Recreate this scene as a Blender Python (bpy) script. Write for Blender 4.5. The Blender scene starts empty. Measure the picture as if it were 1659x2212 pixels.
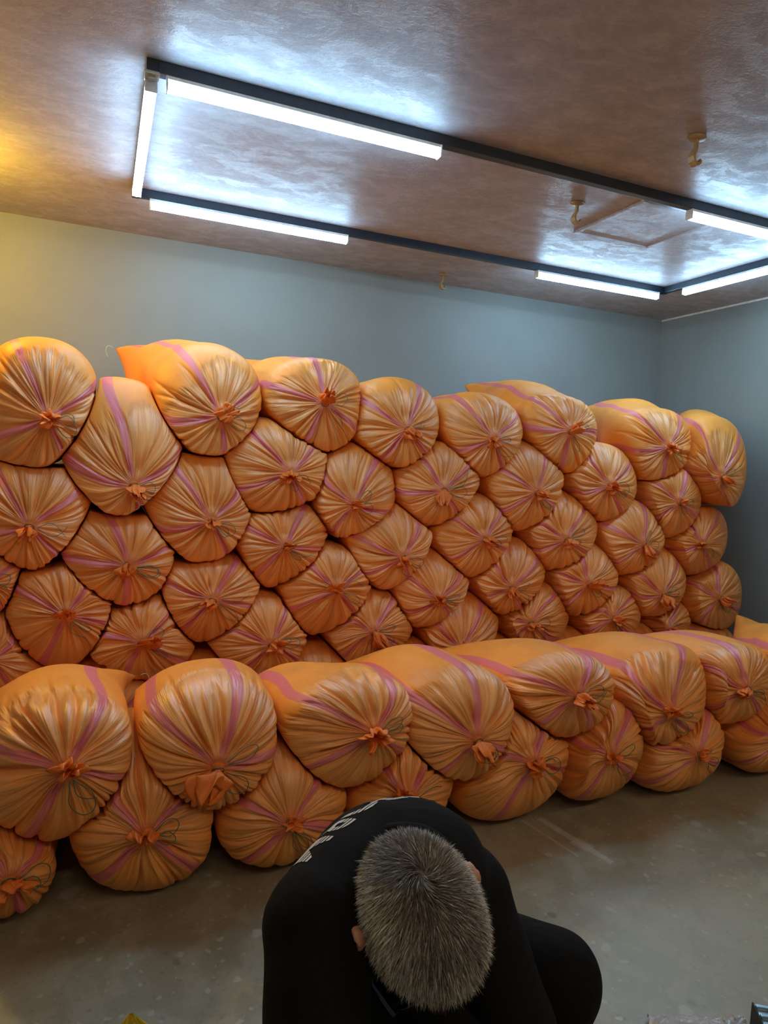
import bpy, bmesh, math, random
import numpy as np
from mathutils import Vector, Matrix, Quaternion
random.seed(7)
rs = np.random.RandomState(11)
SC = bpy.context.scene
COL = SC.collection
PI = math.pi

# ------------------------------------------------------------------ camera
YAW, PITCH, ROLL, FPX, CAMH = 0.39799682, 0.08038622, 0.05016356, 1456.41661, 1.45
IW, IH = 1659.0, 2212.0
def cam_rot():
    cy, sy = math.cos(YAW), math.sin(YAW); cp, sp = math.cos(PITCH), math.sin(PITCH)
    f = np.array([sy*cp, cy*cp, -sp]); r = np.array([cy, -sy, 0.0]); u = np.cross(r, f)
    cr, sr = math.cos(ROLL), math.sin(ROLL)
    return np.array([cr*r + sr*u, -sr*r + cr*u, -f])
CR = cam_rot()
CAM = np.array([0, 0, CAMH])
cd = bpy.data.cameras.new('camera'); cam = bpy.data.objects.new('camera', cd); COL.objects.link(cam)
m = Matrix(CR.T.tolist()).to_4x4(); m.translation = Vector(CAM); cam.matrix_world = m
cd.sensor_fit = 'HORIZONTAL'; cd.sensor_width = 36.0; cd.lens = FPX/IW*36.0; cd.clip_start = 0.02
SC.camera = cam
SC.view_settings.view_transform = 'Standard'; SC.view_settings.look = 'None'
SC.view_settings.gamma = 1.0; SC.view_settings.use_curve_mapping = False
SC.view_settings.exposure = 0.50
LED_BOTTOM, LED_SIDE, LED_FILL = 45.0, 24.0, 32.0
YELLOW_LAMP = 400.0
w = bpy.data.worlds.new('world'); SC.world = w; w.use_nodes = True
w.node_tree.nodes['Background'].inputs[0].default_value = (0.5, 0.52, 0.55, 1)
w.node_tree.nodes['Background'].inputs[1].default_value = 0.05

def ray(x, y): return CR.T @ np.array([(x-IW/2)/FPX, -(y-IH/2)/FPX, -1.0])
def at(x, y, d): return CAM + ray(x, y)*d
def atZ(x, y, z):
    d = ray(x, y); return CAM + d*(z-CAMH)/d[2]
def atY(x, y, Y):
    d = ray(x, y); return CAM + d*Y/d[1]

# ------------------------------------------------------------------ helpers
def new_mesh(name, verts, faces, mats=(), smooth=True):
    me = bpy.data.meshes.new(name)
    me.from_pydata([tuple(map(float, v)) for v in verts], [], faces)
    for mm in mats: me.materials.append(mm)
    if smooth: me.polygons.foreach_set('use_smooth', [True]*len(me.polygons))
    me.update(); return me
def link(name, me, parent=None, loc=None):
    o = bpy.data.objects.new(name, me); COL.objects.link(o)
    if parent: o.parent = parent
    if loc is not None: o.location = loc
    return o
def thing(name, label, cat, loc=(0, 0, 0), group=None, rotz=0):
    o = bpy.data.objects.new(name, None); COL.objects.link(o); o.location = loc; o.rotation_euler = (0, 0, rotz)
    o.empty_display_size = 0.05
    tag(o, label, cat, group); return o
def tag(o, label, cat, group=None):
    o['label'] = label; o['category'] = cat
    if group: o['group'] = group
    return o
def struct(o, label, cat='room'):
    o['kind'] = 'structure'; o['label'] = label; o['category'] = cat; return o
def bm_obj(name, bm, mats, parent=None, loc=None, smooth=False):
    me = bpy.data.meshes.new(name); bm.to_mesh(me); bm.free()
    for mm in (mats if isinstance(mats, (list, tuple)) else [mats]): me.materials.append(mm)
    if smooth: me.polygons.foreach_set('use_smooth', [True]*len(me.polygons))
    return link(name, me, parent, loc)
def add_box(bm, lo, hi, bevel=0.0, mat=0):
    r = bmesh.ops.create_cube(bm, size=1.0)
    c = [(a+b)/2 for a, b in zip(lo, hi)]; s = [b-a for a, b in zip(lo, hi)]
    for v in r['verts']: v.co = Vector((c[0]+v.co.x*s[0], c[1]+v.co.y*s[1], c[2]+v.co.z*s[2]))
    fs = {f for v in r['verts'] for f in v.link_faces}
    for f in fs: f.material_index = mat
    if bevel:
        es = {e for v in r['verts'] for e in v.link_edges}
        bmesh.ops.bevel(bm, geom=list(es), offset=bevel, segments=2, affect='EDGES', profile=0.6)
def box_obj(name, lo, hi, mat, parent=None, bevel=0.0, loc=None):
    bm = bmesh.new(); add_box(bm, lo, hi, bevel); return bm_obj(name, bm, mat, parent, loc)
def tube_data(pts, rad, n=6, closed_ends=True):
    pts = np.array(pts, float); m_ = len(pts)
    rad = np.full(m_, rad) if np.isscalar(rad) else np.array(rad)
    tan = np.gradient(pts, axis=0); tan /= np.linalg.norm(tan, axis=1)[:, None]+1e-9
    up = np.array([0.13, 0.21, 0.97]); 
    if abs(tan[0] @ up) > 0.95: up = np.array([1.0, 0.1, 0])
    V = []; nrm = np.cross(tan[0], up); nrm /= np.linalg.norm(nrm)
    for i in range(m_):
        nrm = nrm - tan[i]*(nrm @ tan[i]); nrm /= np.linalg.norm(nrm)+1e-9
        b = np.cross(tan[i], nrm)
        for j in range(n):
            a = 2*PI*j/n; V.append(pts[i]+rad[i]*(math.cos(a)*nrm+math.sin(a)*b))
    Fc = [(i*n+j, i*n+(j+1) % n, (i+1)*n+(j+1) % n, (i+1)*n+j) for i in range(m_-1) for j in range(n)]
    if closed_ends: Fc += [tuple(range(n))[::-1], tuple((m_-1)*n+j for j in range(n))]
    return V, Fc
def join_data(parts):
    V, Fc = [], []
    for v, f in parts:
        o = len(V); V += list(v); Fc += [tuple(i+o for i in q) for q in f]
    return V, Fc

# ------------------------------------------------------------------ materials
def mat(name):
    mm = bpy.data.materials.new(name); mm.use_nodes = True
    nt = mm.node_tree; return mm, nt, nt.nodes['Principled BSDF']
def N(nt, typ, **kw):
    n = nt.nodes.new(typ)
    for k, v in kw.items(): setattr(n, k, v)
    return n
def L(nt, a, b): nt.links.new(a, b)
def math_n(nt, op, a, b=None, c=None, clamp=False):
    n = N(nt, 'ShaderNodeMath', operation=op); n.use_clamp = clamp
    for i, v in enumerate((a, b, c)):
        if v is None: continue
        if isinstance(v, (int, float)): n.inputs[i].default_value = v
        else: L(nt, v, n.inputs[i])
    return n.outputs[0]
def mixc(nt, f, a, b):
    n = N(nt, 'ShaderNodeMix', data_type='RGBA')
    for s, v in ((n.inputs[0], f), (n.inputs[6], a), (n.inputs[7], b)):
        if isinstance(v, (int, float)): s.default_value = v
        elif isinstance(v, tuple): s.default_value = (*v, 1) if len(v) == 3 else v
        else: L(nt, v, s)
    return n.outputs[2]
def noise(nt, vec, scale, detail=4, rough=0.55, dist=0.0):
    n = N(nt, 'ShaderNodeTexNoise'); n.inputs['Scale'].default_value = scale
    n.inputs['Detail'].default_value = detail; n.inputs['Roughness'].default_value = rough
    n.inputs['Distortion'].default_value = dist
    if vec is not None: L(nt, vec, n.inputs['Vector'])
    return n.outputs['Fac']
def ramp(nt, f, stops):
    n = N(nt, 'ShaderNodeValToRGB'); L(nt, f, n.inputs[0]); e = n.color_ramp.elements
    while len(e) < len(stops): e.new(0.5)
    for i, (p_, c_) in enumerate(stops):
        e[i].position = p_; e[i].color = (*c_, 1) if len(c_) == 3 else c_
    return n.outputs[0]
def smooth(nt, v, lo, hi):
    n = N(nt, 'ShaderNodeMapRange', interpolation_type='SMOOTHSTEP'); L(nt, v, n.inputs[0])
    n.inputs[1].default_value = lo; n.inputs[2].default_value = hi; return n.outputs[0]
def bump(nt, h, strength, dist, prev=None):
    n = N(nt, 'ShaderNodeBump'); n.inputs['Strength'].default_value = strength; n.inputs['Distance'].default_value = dist
    L(nt, h, n.inputs['Height'])
    if prev is not None: L(nt, prev, n.inputs['Normal'])
    return n.outputs[0]
def objcoord(nt): return N(nt, 'ShaderNodeTexCoord').outputs['Object']
def geopos(nt): return N(nt, 'ShaderNodeNewGeometry').outputs['Position']
def simple(name, col, rough=0.5, metal=0.0, spec=0.5, nscale=None, namp=0.15, bumpd=0.0):
    mm, nt, b = mat(name)
    b.inputs['Roughness'].default_value = rough; b.inputs['Metallic'].default_value = metal
    b.inputs['Specular IOR Level'].default_value = spec
    ns = noise(nt, objcoord(nt), nscale or 30, 4)
    c0 = tuple(x*(1-namp) for x in col); c1 = tuple(min(1, x*(1+namp)) for x in col)
    L(nt, ramp(nt, ns, [(0.3, c0), (0.7, c1)]), b.inputs['Base Color'])
    if bumpd: L(nt, bump(nt, ns, 0.6, bumpd), b.inputs['Normal'])
    return mm

def sack_material(name, taut, loose, stripe):
    mm, nt, b = mat(name)
    A = lambda nme: N(nt, 'ShaderNodeAttribute', attribute_name=nme).outputs['Fac']
    uv = N(nt, 'ShaderNodeUVMap'); uv.uv_map = 'UVMap'
    sep = N(nt, 'ShaderNodeSeparateXYZ'); L(nt, uv.outputs[0], sep.inputs[0])
    u, v = sep.outputs[0], sep.outputs[1]
    oi = N(nt, 'ShaderNodeObjectInfo').outputs['Random']
    def vec(fu, fv):
        c_ = N(nt, 'ShaderNodeCombineXYZ'); L(nt, math_n(nt, 'MULTIPLY', u, fu), c_.inputs[0])
        L(nt, math_n(nt, 'MULTIPLY', v, fv), c_.inputs[1]); L(nt, math_n(nt, 'MULTIPLY', oi, 50), c_.inputs[2]); return c_.outputs[0]
    fine = noise(nt, vec(46, 2.6), 1.0, 3, 0.5, 0.15)
    finer = noise(nt, vec(120, 7), 1.0, 3, 0.5, 0.2)
    crk = noise(nt, geopos(nt), 26, 5, 0.6, 0.6)
    big = noise(nt, geopos(nt), 5, 3)
    g0 = math_n(nt, 'ADD', A('gather'), math_n(nt, 'MULTIPLY', math_n(nt, 'SUBTRACT', fine, 0.5), 0.9))
    g = smooth(nt, g0, 0.25, 0.75)
    tautc = mixc(nt, smooth(nt, big, 0.35, 0.65), taut, tuple(x*0.88 for x in taut))
    loosec = mixc(nt, smooth(nt, fine, 0.35, 0.65), tuple(x*0.84 for x in loose), tuple(min(1, x*1.12) for x in loose))
    base = mixc(nt, g, tautc, loosec)
    sd = math_n(nt, 'ADD', A('stripe'), math_n(nt, 'MULTIPLY', math_n(nt, 'SUBTRACT', finer, 0.5), 0.004))
    sm = math_n(nt, 'SUBTRACT', 1.0, smooth(nt, sd, 0.0185, 0.0215))
    sm = math_n(nt, 'MULTIPLY', sm, 0.78)
    base = mixc(nt, sm, base, stripe)
    nk = A('neck'); base = mixc(nt, nk, base, (0.95, 0.26, 0.05))
    L(nt, base, b.inputs['Base Color'])
    rr = math_n(nt, 'ADD', math_n(nt, 'MULTIPLY', g, -0.09), 0.47)
    rr = math_n(nt, 'ADD', rr, math_n(nt, 'MULTIPLY', math_n(nt, 'SUBTRACT', crk, 0.5), 0.25))
    L(nt, rr, b.inputs['Roughness'])
    L(nt, math_n(nt, 'ADD', math_n(nt, 'MULTIPLY', g, 0.45), 0.40), b.inputs['Specular IOR Level'])
    # woven tape grid
    wv = N(nt, 'ShaderNodeTexWave', wave_type='BANDS', bands_direction='X'); wv.inputs['Scale'].default_value = 1.0
    L(nt, vec(150, 0), wv.inputs['Vector'])
    wv2 = N(nt, 'ShaderNodeTexWave', wave_type='BANDS', bands_direction='Y'); wv2.inputs['Scale'].default_value = 1.0
    L(nt, vec(0, 105), wv2.inputs['Vector'])
    weave = math_n(nt, 'MULTIPLY', wv.outputs['Fac'], wv2.outputs['Fac'])
    h1 = math_n(nt, 'MULTIPLY', math_n(nt, 'ADD', math_n(nt, 'MULTIPLY', fine, 1.0), math_n(nt, 'MULTIPLY', finer, 0.45)), g)
    n1 = bump(nt, h1, 0.85, 0.012)
    n2 = bump(nt, crk, 0.28, 0.004, n1)
    n3 = bump(nt, weave, 0.25, 0.0006, n2)
    L(nt, n3, b.inputs['Normal'])
    return mm
M = {}
M['sack'] = sack_material('orange_woven_plastic', (0.98, 0.345, 0.05), (0.95, 0.365, 0.088), (0.74, 0.15, 0.22))
M['sack_yellow'] = sack_material('yellow_woven_plastic', (0.85, 0.62, 0.04), (0.7, 0.5, 0.06), (0.7, 0.5, 0.05))
M['tuft'] = simple('orange_gathered_mouth', (1.0, 0.23, 0.028), 0.5, nscale=60, namp=0.12, bumpd=0.001)
mm = M['tuft']; nt = mm.node_tree; tb = N(nt, 'ShaderNodeBsdfTranslucent'); tb.inputs[0].default_value = (1, .30, .04, 1)
mx = N(nt, 'ShaderNodeMixShader'); mx.inputs[0].default_value = .15; L(nt, nt.nodes['Principled BSDF'].outputs[0], mx.inputs[1]); L(nt, tb.outputs[0], mx.inputs[2]); L(nt, mx.outputs[0], nt.nodes['Material Output'].inputs[0])
M['twine'] = simple('green_twine', (0.04, 0.16, 0.10), 0.6, nscale=80, namp=0.4)
M['thread'] = simple('white_thread', (0.7, 0.68, 0.6), 0.7)

def wall_mat(name, col):
    mm, nt, b = mat(name); p = geopos(nt)
    big = noise(nt, p, 1.3, 4, 0.6); fn = noise(nt, p, 60, 3)
    c = mixc(nt, smooth(nt, big, 0.3, 0.7), tuple(x*0.94 for x in col), tuple(x*1.05 for x in col))
    vor = N(nt, 'ShaderNodeTexVoronoi'); vor.inputs['Scale'].default_value = 2.3; L(nt, p, vor.inputs['Vector'])
    spot = math_n(nt, 'LESS_THAN', vor.outputs['Distance'], 0.018)
    c = mixc(nt, math_n(nt, 'MULTIPLY', spot, 0.5), c, (0.13, 0.12, 0.11))
    L(nt, c, b.inputs['Base Color']); b.inputs['Roughness'].default_value = 0.55
    b.inputs['Specular IOR Level'].default_value = 0.35
    L(nt, bump(nt, fn, 0.25, 0.002), b.inputs['Normal']); return mm
M['wall'] = wall_mat('grey_blue_wall_paint', (0.248, 0.262, 0.247))
M['wall_dim'] = wall_mat('grey_wall_paint', (0.33, 0.33, 0.31))

def ceiling_mat():
    mm, nt, b = mat('textured_plaster_ceiling'); p = geopos(nt)
    mp = N(nt, 'ShaderNodeMapping'); mp.inputs['Rotation'].default_value = (0, 0, 0.5); mp.inputs['Scale'].default_value = (1.0, 1.6, 1)
    L(nt, p, mp.inputs[0])
    a = noise(nt, mp.outputs[0], 7, 7, 0.68, 0.5); f_ = noise(nt, mp.outputs[0], 34, 6, 0.7, 0.3); bg = noise(nt, p, 0.9, 3)
    k = math_n(nt, 'ADD', math_n(nt, 'MULTIPLY', a, 0.6), math_n(nt, 'MULTIPLY', f_, 0.4))
    c = ramp(nt, k, [(0.34, (0.35, 0.31, 0.32)), (0.50, (0.45, 0.405, 0.415)), (0.64, (0.56, 0.52, 0.53))])
    L(nt, c, b.inputs['Base Color'])
    fl = smooth(nt, a, 0.50, 0.53)
    L(nt, math_n(nt, 'ADD', math_n(nt, 'MULTIPLY', fl, -0.14), 0.50), b.inputs['Roughness'])
    b.inputs['Specular IOR Level'].default_value = 0.6
    n1 = bump(nt, fl, 0.3, 0.0015); n2 = bump(nt, f_, 0.45, 0.004, n1); L(nt, n2, b.inputs['Normal'])
    return mm
M['ceiling'] = ceiling_mat()

def floor_mat(streaks, pools):
    mm, nt, b = mat('polished_concrete_floor'); p = geopos(nt)
    a = noise(nt, p, 1.1, 5, 0.6, 0.3); m1 = noise(nt, p, 7, 6, 0.65, 0.4); m2 = noise(nt, p, 45, 4, 0.6)
    c = ramp(nt, a, [(0.3, (0.205, 0.18, 0.12)), (0.5, (0.27, 0.24, 0.16)), (0.7, (0.36, 0.33, 0.235))])
    c = mixc(nt, math_n(nt, 'MULTIPLY', smooth(nt, m1, 0.45, 0.58), 0.5), c, (0.37, 0.335, 0.245))
    c = mixc(nt, math_n(nt, 'MULTIPLY', smooth(nt, m2, 0.55, 0.7), 0.3), c, (0.10, 0.10, 0.065))
    # pale splashes
    warp = N(nt, 'ShaderNodeVectorMath', operation='ADD')
    nz = N(nt, 'ShaderNodeTexNoise'); nz.inputs['Scale'].default_value = 14; L(nt, p, nz.inputs['Vector'])
    sc = N(nt, 'ShaderNodeVectorMath', operation='SCALE'); sc.inputs['Scale'].default_value = 0.05
    L(nt, nz.outputs['Color'], sc.inputs[0]); L(nt, p, warp.inputs[0]); L(nt, sc.outputs[0], warp.inputs[1])
    area = noise(nt, p, 0.8, 2)
    for s_, th, am in ((6.0, 0.22, 0.60), (15.0, 0.26, 0.55), (32.0, 0.28, 0.5)):
        v = N(nt, 'ShaderNodeTexVoronoi'); v.inputs['Scale'].default_value = s_; L(nt, warp.outputs[0], v.inputs['Vector'])
        sx = N(nt, 'ShaderNodeSeparateColor'); L(nt, v.outputs['Color'], sx.inputs[0])
        on = math_n(nt, 'GREATER_THAN', math_n(nt, 'ADD', sx.outputs[0], math_n(nt, 'MULTIPLY', area, 1.3)), 1.22)
        rr = math_n(nt, 'MULTIPLY', sx.outputs[1], th)
        d = math_n(nt, 'SUBTRACT', v.outputs['Distance'], rr)
        msk = math_n(nt, 'MULTIPLY', math_n(nt, 'SUBTRACT', 1.0, smooth(nt, d, -0.02, 0.03)), math_n(nt, 'MULTIPLY', on, am))
        c = mixc(nt, msk, c, (0.45, 0.44, 0.37))
    v = N(nt, 'ShaderNodeTexVoronoi'); v.inputs['Scale'].default_value = 3.1; L(nt, warp.outputs[0], v.inputs['Vector'])
    dk = math_n(nt, 'SUBTRACT', 1.0, smooth(nt, v.outputs['Distance'], 0.03, 0.07))
    c = mixc(nt, math_n(nt, 'MULTIPLY', dk, 0.45), c, (0.07, 0.06, 0.045))
    # dried streaks and a damp tide mark, laid out on the floor itself
    sp = N(nt, 'ShaderNodeSeparateXYZ'); L(nt, p, sp.inputs[0])
    for (x0, y0, x1, y1, wd, am) in streaks:
        ln = math.hypot(x1-x0, y1-y0); tx, ty = (x1-x0)/ln, (y1-y0)/ln
        dx = math_n(nt, 'SUBTRACT', sp.outputs[0], x0); dy = math_n(nt, 'SUBTRACT', sp.outputs[1], y0)
        s = math_n(nt, 'ADD', math_n(nt, 'MULTIPLY', dx, tx), math_n(nt, 'MULTIPLY', dy, ty))
        q = math_n(nt, 'ABSOLUTE', math_n(nt, 'SUBTRACT', math_n(nt, 'MULTIPLY', dx, -ty), math_n(nt, 'MULTIPLY', dy, -tx)))
        q = math_n(nt, 'ADD', q, math_n(nt, 'MULTIPLY', math_n(nt, 'SUBTRACT', m1, 0.5), 0.03))
        inl = math_n(nt, 'MULTIPLY', math_n(nt, 'GREATER_THAN', s, 0), math_n(nt, 'LESS_THAN', s, ln))
        k = math_n(nt, 'MULTIPLY', math_n(nt, 'SUBTRACT', 1.0, smooth(nt, q, wd*0.7, wd*1.3)), math_n(nt, 'MULTIPLY', inl, am))
        c = mixc(nt, k, c, (0.50, 0.49, 0.42))
    for (x0, y0, rx, ry, am, colr) in pools:
        dx = math_n(nt, 'DIVIDE', math_n(nt, 'SUBTRACT', sp.outputs[0], x0), rx); dy = math_n(nt, 'DIVIDE', math_n(nt, 'SUBTRACT', sp.outputs[1], y0), ry)
        q = math_n(nt, 'SQRT', math_n(nt, 'ADD', math_n(nt, 'MULTIPLY', dx, dx), math_n(nt, 'MULTIPLY', dy, dy)))
        q = math_n(nt, 'ADD', q, math_n(nt, 'MULTIPLY', math_n(nt, 'SUBTRACT', noise(nt, p, 3.0, 4), 0.5), 0.9))
        c = mixc(nt, math_n(nt, 'MULTIPLY', math_n(nt, 'SUBTRACT', 1.0, smooth(nt, q, 0.93, 1.03)), am), c, colr)
    L(nt, c, b.inputs['Base Color'])
    L(nt, math_n(nt, 'ADD', math_n(nt, 'MULTIPLY', m1, 0.3), 0.22), b.inputs['Roughness'])
    b.inputs['Specular IOR Level'].default_value = 0.5
    L(nt, bump(nt, m1, 0.15, 0.003), b.inputs['Normal']); return mm
P2 = lambda x, y: atZ(x, y, 0)[:2]
def seg(a, b, wd, am):
    A_, B_ = P2(*a), P2(*b); return (A_[0], A_[1], B_[0], B_[1], wd, am)
pa, pb = P2(1480, 2050), P2(1150, 1980)
M['floor'] = floor_mat([seg((1165, 1768), (1322, 1864), 0.016, 0.6), seg((1128, 1772), (1250, 1850), 0.007, 0.5), seg((1240, 1815), (1275, 1835), 0.03, 0.45)],
                       [(pa[0], pa[1], 0.42, 0.33, 0.35, (0.33, 0.325, 0.26))])
M['track'] = simple('navy_black_track', (0.02, 0.028, 0.045), 0.35)
M['lampbody'] = simple('white_lamp_housing', (0.75, 0.78, 0.8), 0.4)
M['steel'] = simple('zinc_bracket', (0.45, 0.5, 0.5), 0.35, metal=0.8)
M['tan'] = simple('tan_plastic', (0.42, 0.27, 0.12), 0.45)
M['trim'] = simple('pale_trim', (0.72, 0.68, 0.62), 0.5)
def emis(name, col, s):
    mm, nt, b = mat(name); e = N(nt, 'ShaderNodeEmission'); e.inputs[0].default_value = (*col, 1); e.inputs[1].default_value = s
    L(nt, e.outputs[0], nt.nodes['Material Output'].inputs[0]); nt.nodes.remove(b); return mm
LEDC = (0.40, 0.71, 1.0)
M['led'] = emis('led_diffuser', LEDC, LED_BOTTOM); M['led_side'] = emis('led_diffuser_side', LEDC, LED_SIDE)
M['led_fill'] = emis('led_diffuser_fill', (1.0, 0.80, 0.56), LED_FILL)  # warm glow for the fill tubes added out of view

# ------------------------------------------------------------------ room
CEIL, XR, YB, XL, YF = 2.75, 4.44, 4.58, -1.7, -1.6
def plane_box(name, lo, hi, m_, label, cat):
    return struct(box_obj(name, lo, hi, m_), label, cat)
plane_box('floor', (XL-.1, YF-.1, -.1), (XR+.1, YB+.1, 0), M['floor'], 'olive grey polished concrete floor with pale splashes', 'floor')
plane_box('ceiling', (XL-.1, YF-.1, CEIL), (XR+.1, YB+.1, CEIL+.1), M['ceiling'], 'brownish textured plaster ceiling lit by the tube lights', 'ceiling')
plane_box('wall_back', (XL-.1, YB, 0), (XR+.1, YB+.1, CEIL), M['wall'], 'plain grey blue wall behind the tall sack stack', 'wall')
plane_box('wall_right', (XR, YF, 0), (XR+.1, YB, CEIL), M['wall'], 'grey blue wall meeting the back wall in the far corner', 'wall')
plane_box('wall_left', (XL-.1, YF, 0), (XL, YB, CEIL), M['wall_dim'], 'grey side wall outside the view', 'wall')
plane_box('wall_front', (XL-.1, YF-.1, 0), (XR+.1, YF, CEIL), M['wall_dim'], 'grey wall behind the viewer', 'wall')
struct(box_obj('trim_1', (XR-.012, YF, CEIL-.016), (XR, YB-.0, CEIL), M['trim'], bevel=.003), 'thin pale strip along the top of the side wall', 'trim')
# access hatch
q = [atZ(x, y, CEIL)[:2] for x, y in ((1237, 499), (1393, 430), (1545, 482), (1397, 531))]
hx0, hx1 = (q[0][0]+q[1][0])/2, (q[2][0]+q[3][0])/2
hy0, hy1 = min(q[1][1], q[2][1]), max(q[0][1], q[3][1])
t = thing('access_hatch', 'square ceiling access hatch with a thin raised frame inside the light loop', 'hatch', ((hx0+hx1)/2, (hy0+hy1)/2, CEIL))
hw, hh = (hx1-hx0)/2, (hy1-hy0)/2
bm = bmesh.new()
for lo, hi in (((-hw, -hh, -.012), (hw, -hh+.022, 0)), ((-hw, hh-.022, -.012), (hw, hh, 0)), ((-hw, -hh+.022, -.012), (-hw+.022, hh-.022, 0)), ((hw-.022, -hh+.022, -.012), (hw, hh-.022, 0))):
    add_box(bm, lo, hi, .003)
bm_obj('hatch_frame', bm, M['ceiling'], t)
box_obj('hatch_panel', (-hw+.024, -hh+.024, -.006), (hw-.024, hh-.024, 0), M['ceiling'], t, .002)

# ------------------------------------------------------------------ light track loop
TX0, TX1, TY0, TY1 = 0.135, 3.66, 2.545, 3.785
t = thing('light_track', 'dark rectangular track loop on the ceiling that carries the tube lights', 'light track', ((TX0+TX1)/2, (TY0+TY1)/2, CEIL))
tw, th_ = 0.018, 0.042
ox, oy = (TX0+TX1)/2, (TY0+TY1)/2
def trk(x0, y0, x1, y1):
    bm = bmesh.new(); add_box(bm, (x0-ox, y0-oy, -th_), (x1-ox, y1-oy, 0), .002)
    # open channel groove shown as a recessed inner strip
    return bm_obj('track_rail', bm, M['track'], t)
trk(TX0+tw, TY0-tw, TX1-tw, TY0+tw); trk(TX0+tw, TY1-tw, TX1-tw, TY1+tw)
trk(TX0-tw, TY0-tw, TX0+tw, TY1+tw); trk(TX1-tw, TY0-tw, TX1+tw, TY1+tw)
for (x, y) in ((TX0, TY0), (TX0, TY1), (TX1, TY1), (TX1, TY0)):
    if (x, y) != (TX0, TY0):
        box_obj('corner_joint', (x-ox-.0175, y-oy-.0175, -th_-.003), (x-ox+.0175, y-oy+.0175, -th_), M['track'], t, .001); continue
    bm = bmesh.new(); add_box(bm, (x-ox-.024, y-oy-.024, -th_-.010), (x-ox+.024, y-oy+.034, -th_), .002) if y < oy else add_box(bm, (x-ox-.024, y-oy-.05, -th_-.010), (x-ox+.024, y-oy+.024, -th_), .002)
    add_box(bm, (x-ox-.011, y-oy-.010, -th_-.018), (x-ox+.011, y-oy+.012, -th_-.010), .001)
    bm_obj('corner_bracket', bm, M['steel'], t)
def tube_light(p0, p1, label, ma='led', mb='led_side'):
    p0, p1 = np.array(p0), np.array(p1); c = (p0+p1)/2; Ln = np.linalg.norm(p1-p0)
    rz = math.atan2(p1[1]-p0[1], p1[0]-p0[0])
    t_ = thing('tube_light', label, 'tube light', (c[0], c[1], CEIL-th_-.0005), 'tube lights on the ceiling track', rz)
    W = .019
    bm = bmesh.new(); add_box(bm, (-Ln/2+.004, -W, -.012), (Ln/2-.004, W, 0), .001); bm_obj('housing', bm, M['lampbody'], t_)
    # diffuser: rounded lower profile, its flanks dimmer than its face
    prof = [(-W, -.012), (-W-.001, -.030), (-W+.006, -.043), (-.006, -.047), (.006, -.047), (W-.006, -.043), (W+.001, -.030), (W, -.012)]
    V = [(sx*(Ln/2-.006), y, z) for sx in (-1, 1) for y, z in prof]; n = len(prof)
    Fc = [(j, j+1, n+j+1, n+j) for j in range(n-1)]+[(n-1, 0, n, 2*n-1), tuple(range(n))[::-1], tuple(range(n, 2*n))]
    me = new_mesh('diffuser', V, Fc, [M[ma], M[mb]], smooth=False)
    for i, p_ in enumerate(me.polygons):
        p_.material_index = 1 if i in (0, n-2, n-1, n, n+1) else 0
    link('diffuser', me, t_)
    for s in (-1, 1):
        bm = bmesh.new(); add_box(bm, (s*Ln/2-.006 if s > 0 else s*Ln/2, -W-.002, -.046), (s*Ln/2 if s > 0 else s*Ln/2+.006, W+.002, 0), .002); bm_obj('end_cap', bm, M['lampbody'], t_)
XA = atZ(360, 184, CEIL-.08)[0]; XB = atZ(965, 325, CEIL-.08)[0]
tube_light((XA, TY0), (XB, TY0), 'long bright tube light on the near side of the track, beside the bare steel corner')
tube_light((atZ(1506, 463, CEIL-.08)[0], TY0), (3.60, TY0), 'bright tube light on the near side of the track next to the access hatch')
tube_light((atZ(325, 438, CEIL-.08)[0], TY1), (atZ(757, 518, CEIL-.08)[0], TY1), 'tube light on the far side of the track, over the third top row sack')
tube_light((atZ(1166, 594, CEIL-.08)[0], TY1), (atZ(1447, 637, CEIL-.08)[0], TY1), 'tube light on the far side of the track ending at the far corner')
tube_light((TX0, atZ(315, 178, CEIL-.08)[1]+.035), (TX0, min(TY1-tw-.012, atZ(287, 420, CEIL-.08)[1])), 'upright looking tube light on the short track side nearest the yellow glow')
tube_light((TX1, TY0+.09), (TX1, atZ(1462, 632, CEIL-.08)[1]), 'tube light on the short track side nearest the side wall')

for i, (y, x) in enumerate(((-.35, .1), (-.35, 1.9), (-.35, 3.4))):  # unseen fill tubes, added to brighten the low pile and the floor
    tube_light((x-.55, y), (x+.55, y), 'added unseen fill tube behind the viewer, %s' % ('over the yellow lamp end', 'in the middle of the row', 'at the side wall end')[i], 'led_fill', 'led_fill')
# warm lamp just outside the view
t = thing('ceiling_lamp', 'round yellow ceiling lamp beyond the edge of the track lights', 'lamp', (-0.80, 3.60, CEIL))
def lathe(prof, n=32):
    V = [(r*math.cos(2*PI*j/n), r*math.sin(2*PI*j/n), z) for r, z in prof for j in range(n)]
    Fc = [(i*n+j, i*n+(j+1) % n, (i+1)*n+(j+1) % n, (i+1)*n+j) for i in range(len(prof)-1) for j in range(n)]
    Fc += [tuple(range(n))[::-1], tuple((len(prof)-1)*n+j for j in range(n))]
    return V, Fc
link('lamp_base', new_mesh('lamp_base', *lathe([(.06, 0), (.06, -.02), (.02, -.03), (.02, -.105)]), [M['lampbody']]), t)
M['yellow'] = emis('yellow_lamp_glass', (1.0, 0.62, 0.04), YELLOW_LAMP)
link('lamp_globe', new_mesh('lamp_globe', *lathe([(.015, -.105)]+[(.045*math.sin(a), -.145+.045*math.cos(a)) for a in np.linspace(.4, PI-.05, 10)]), [M['yellow']]), t)

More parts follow.
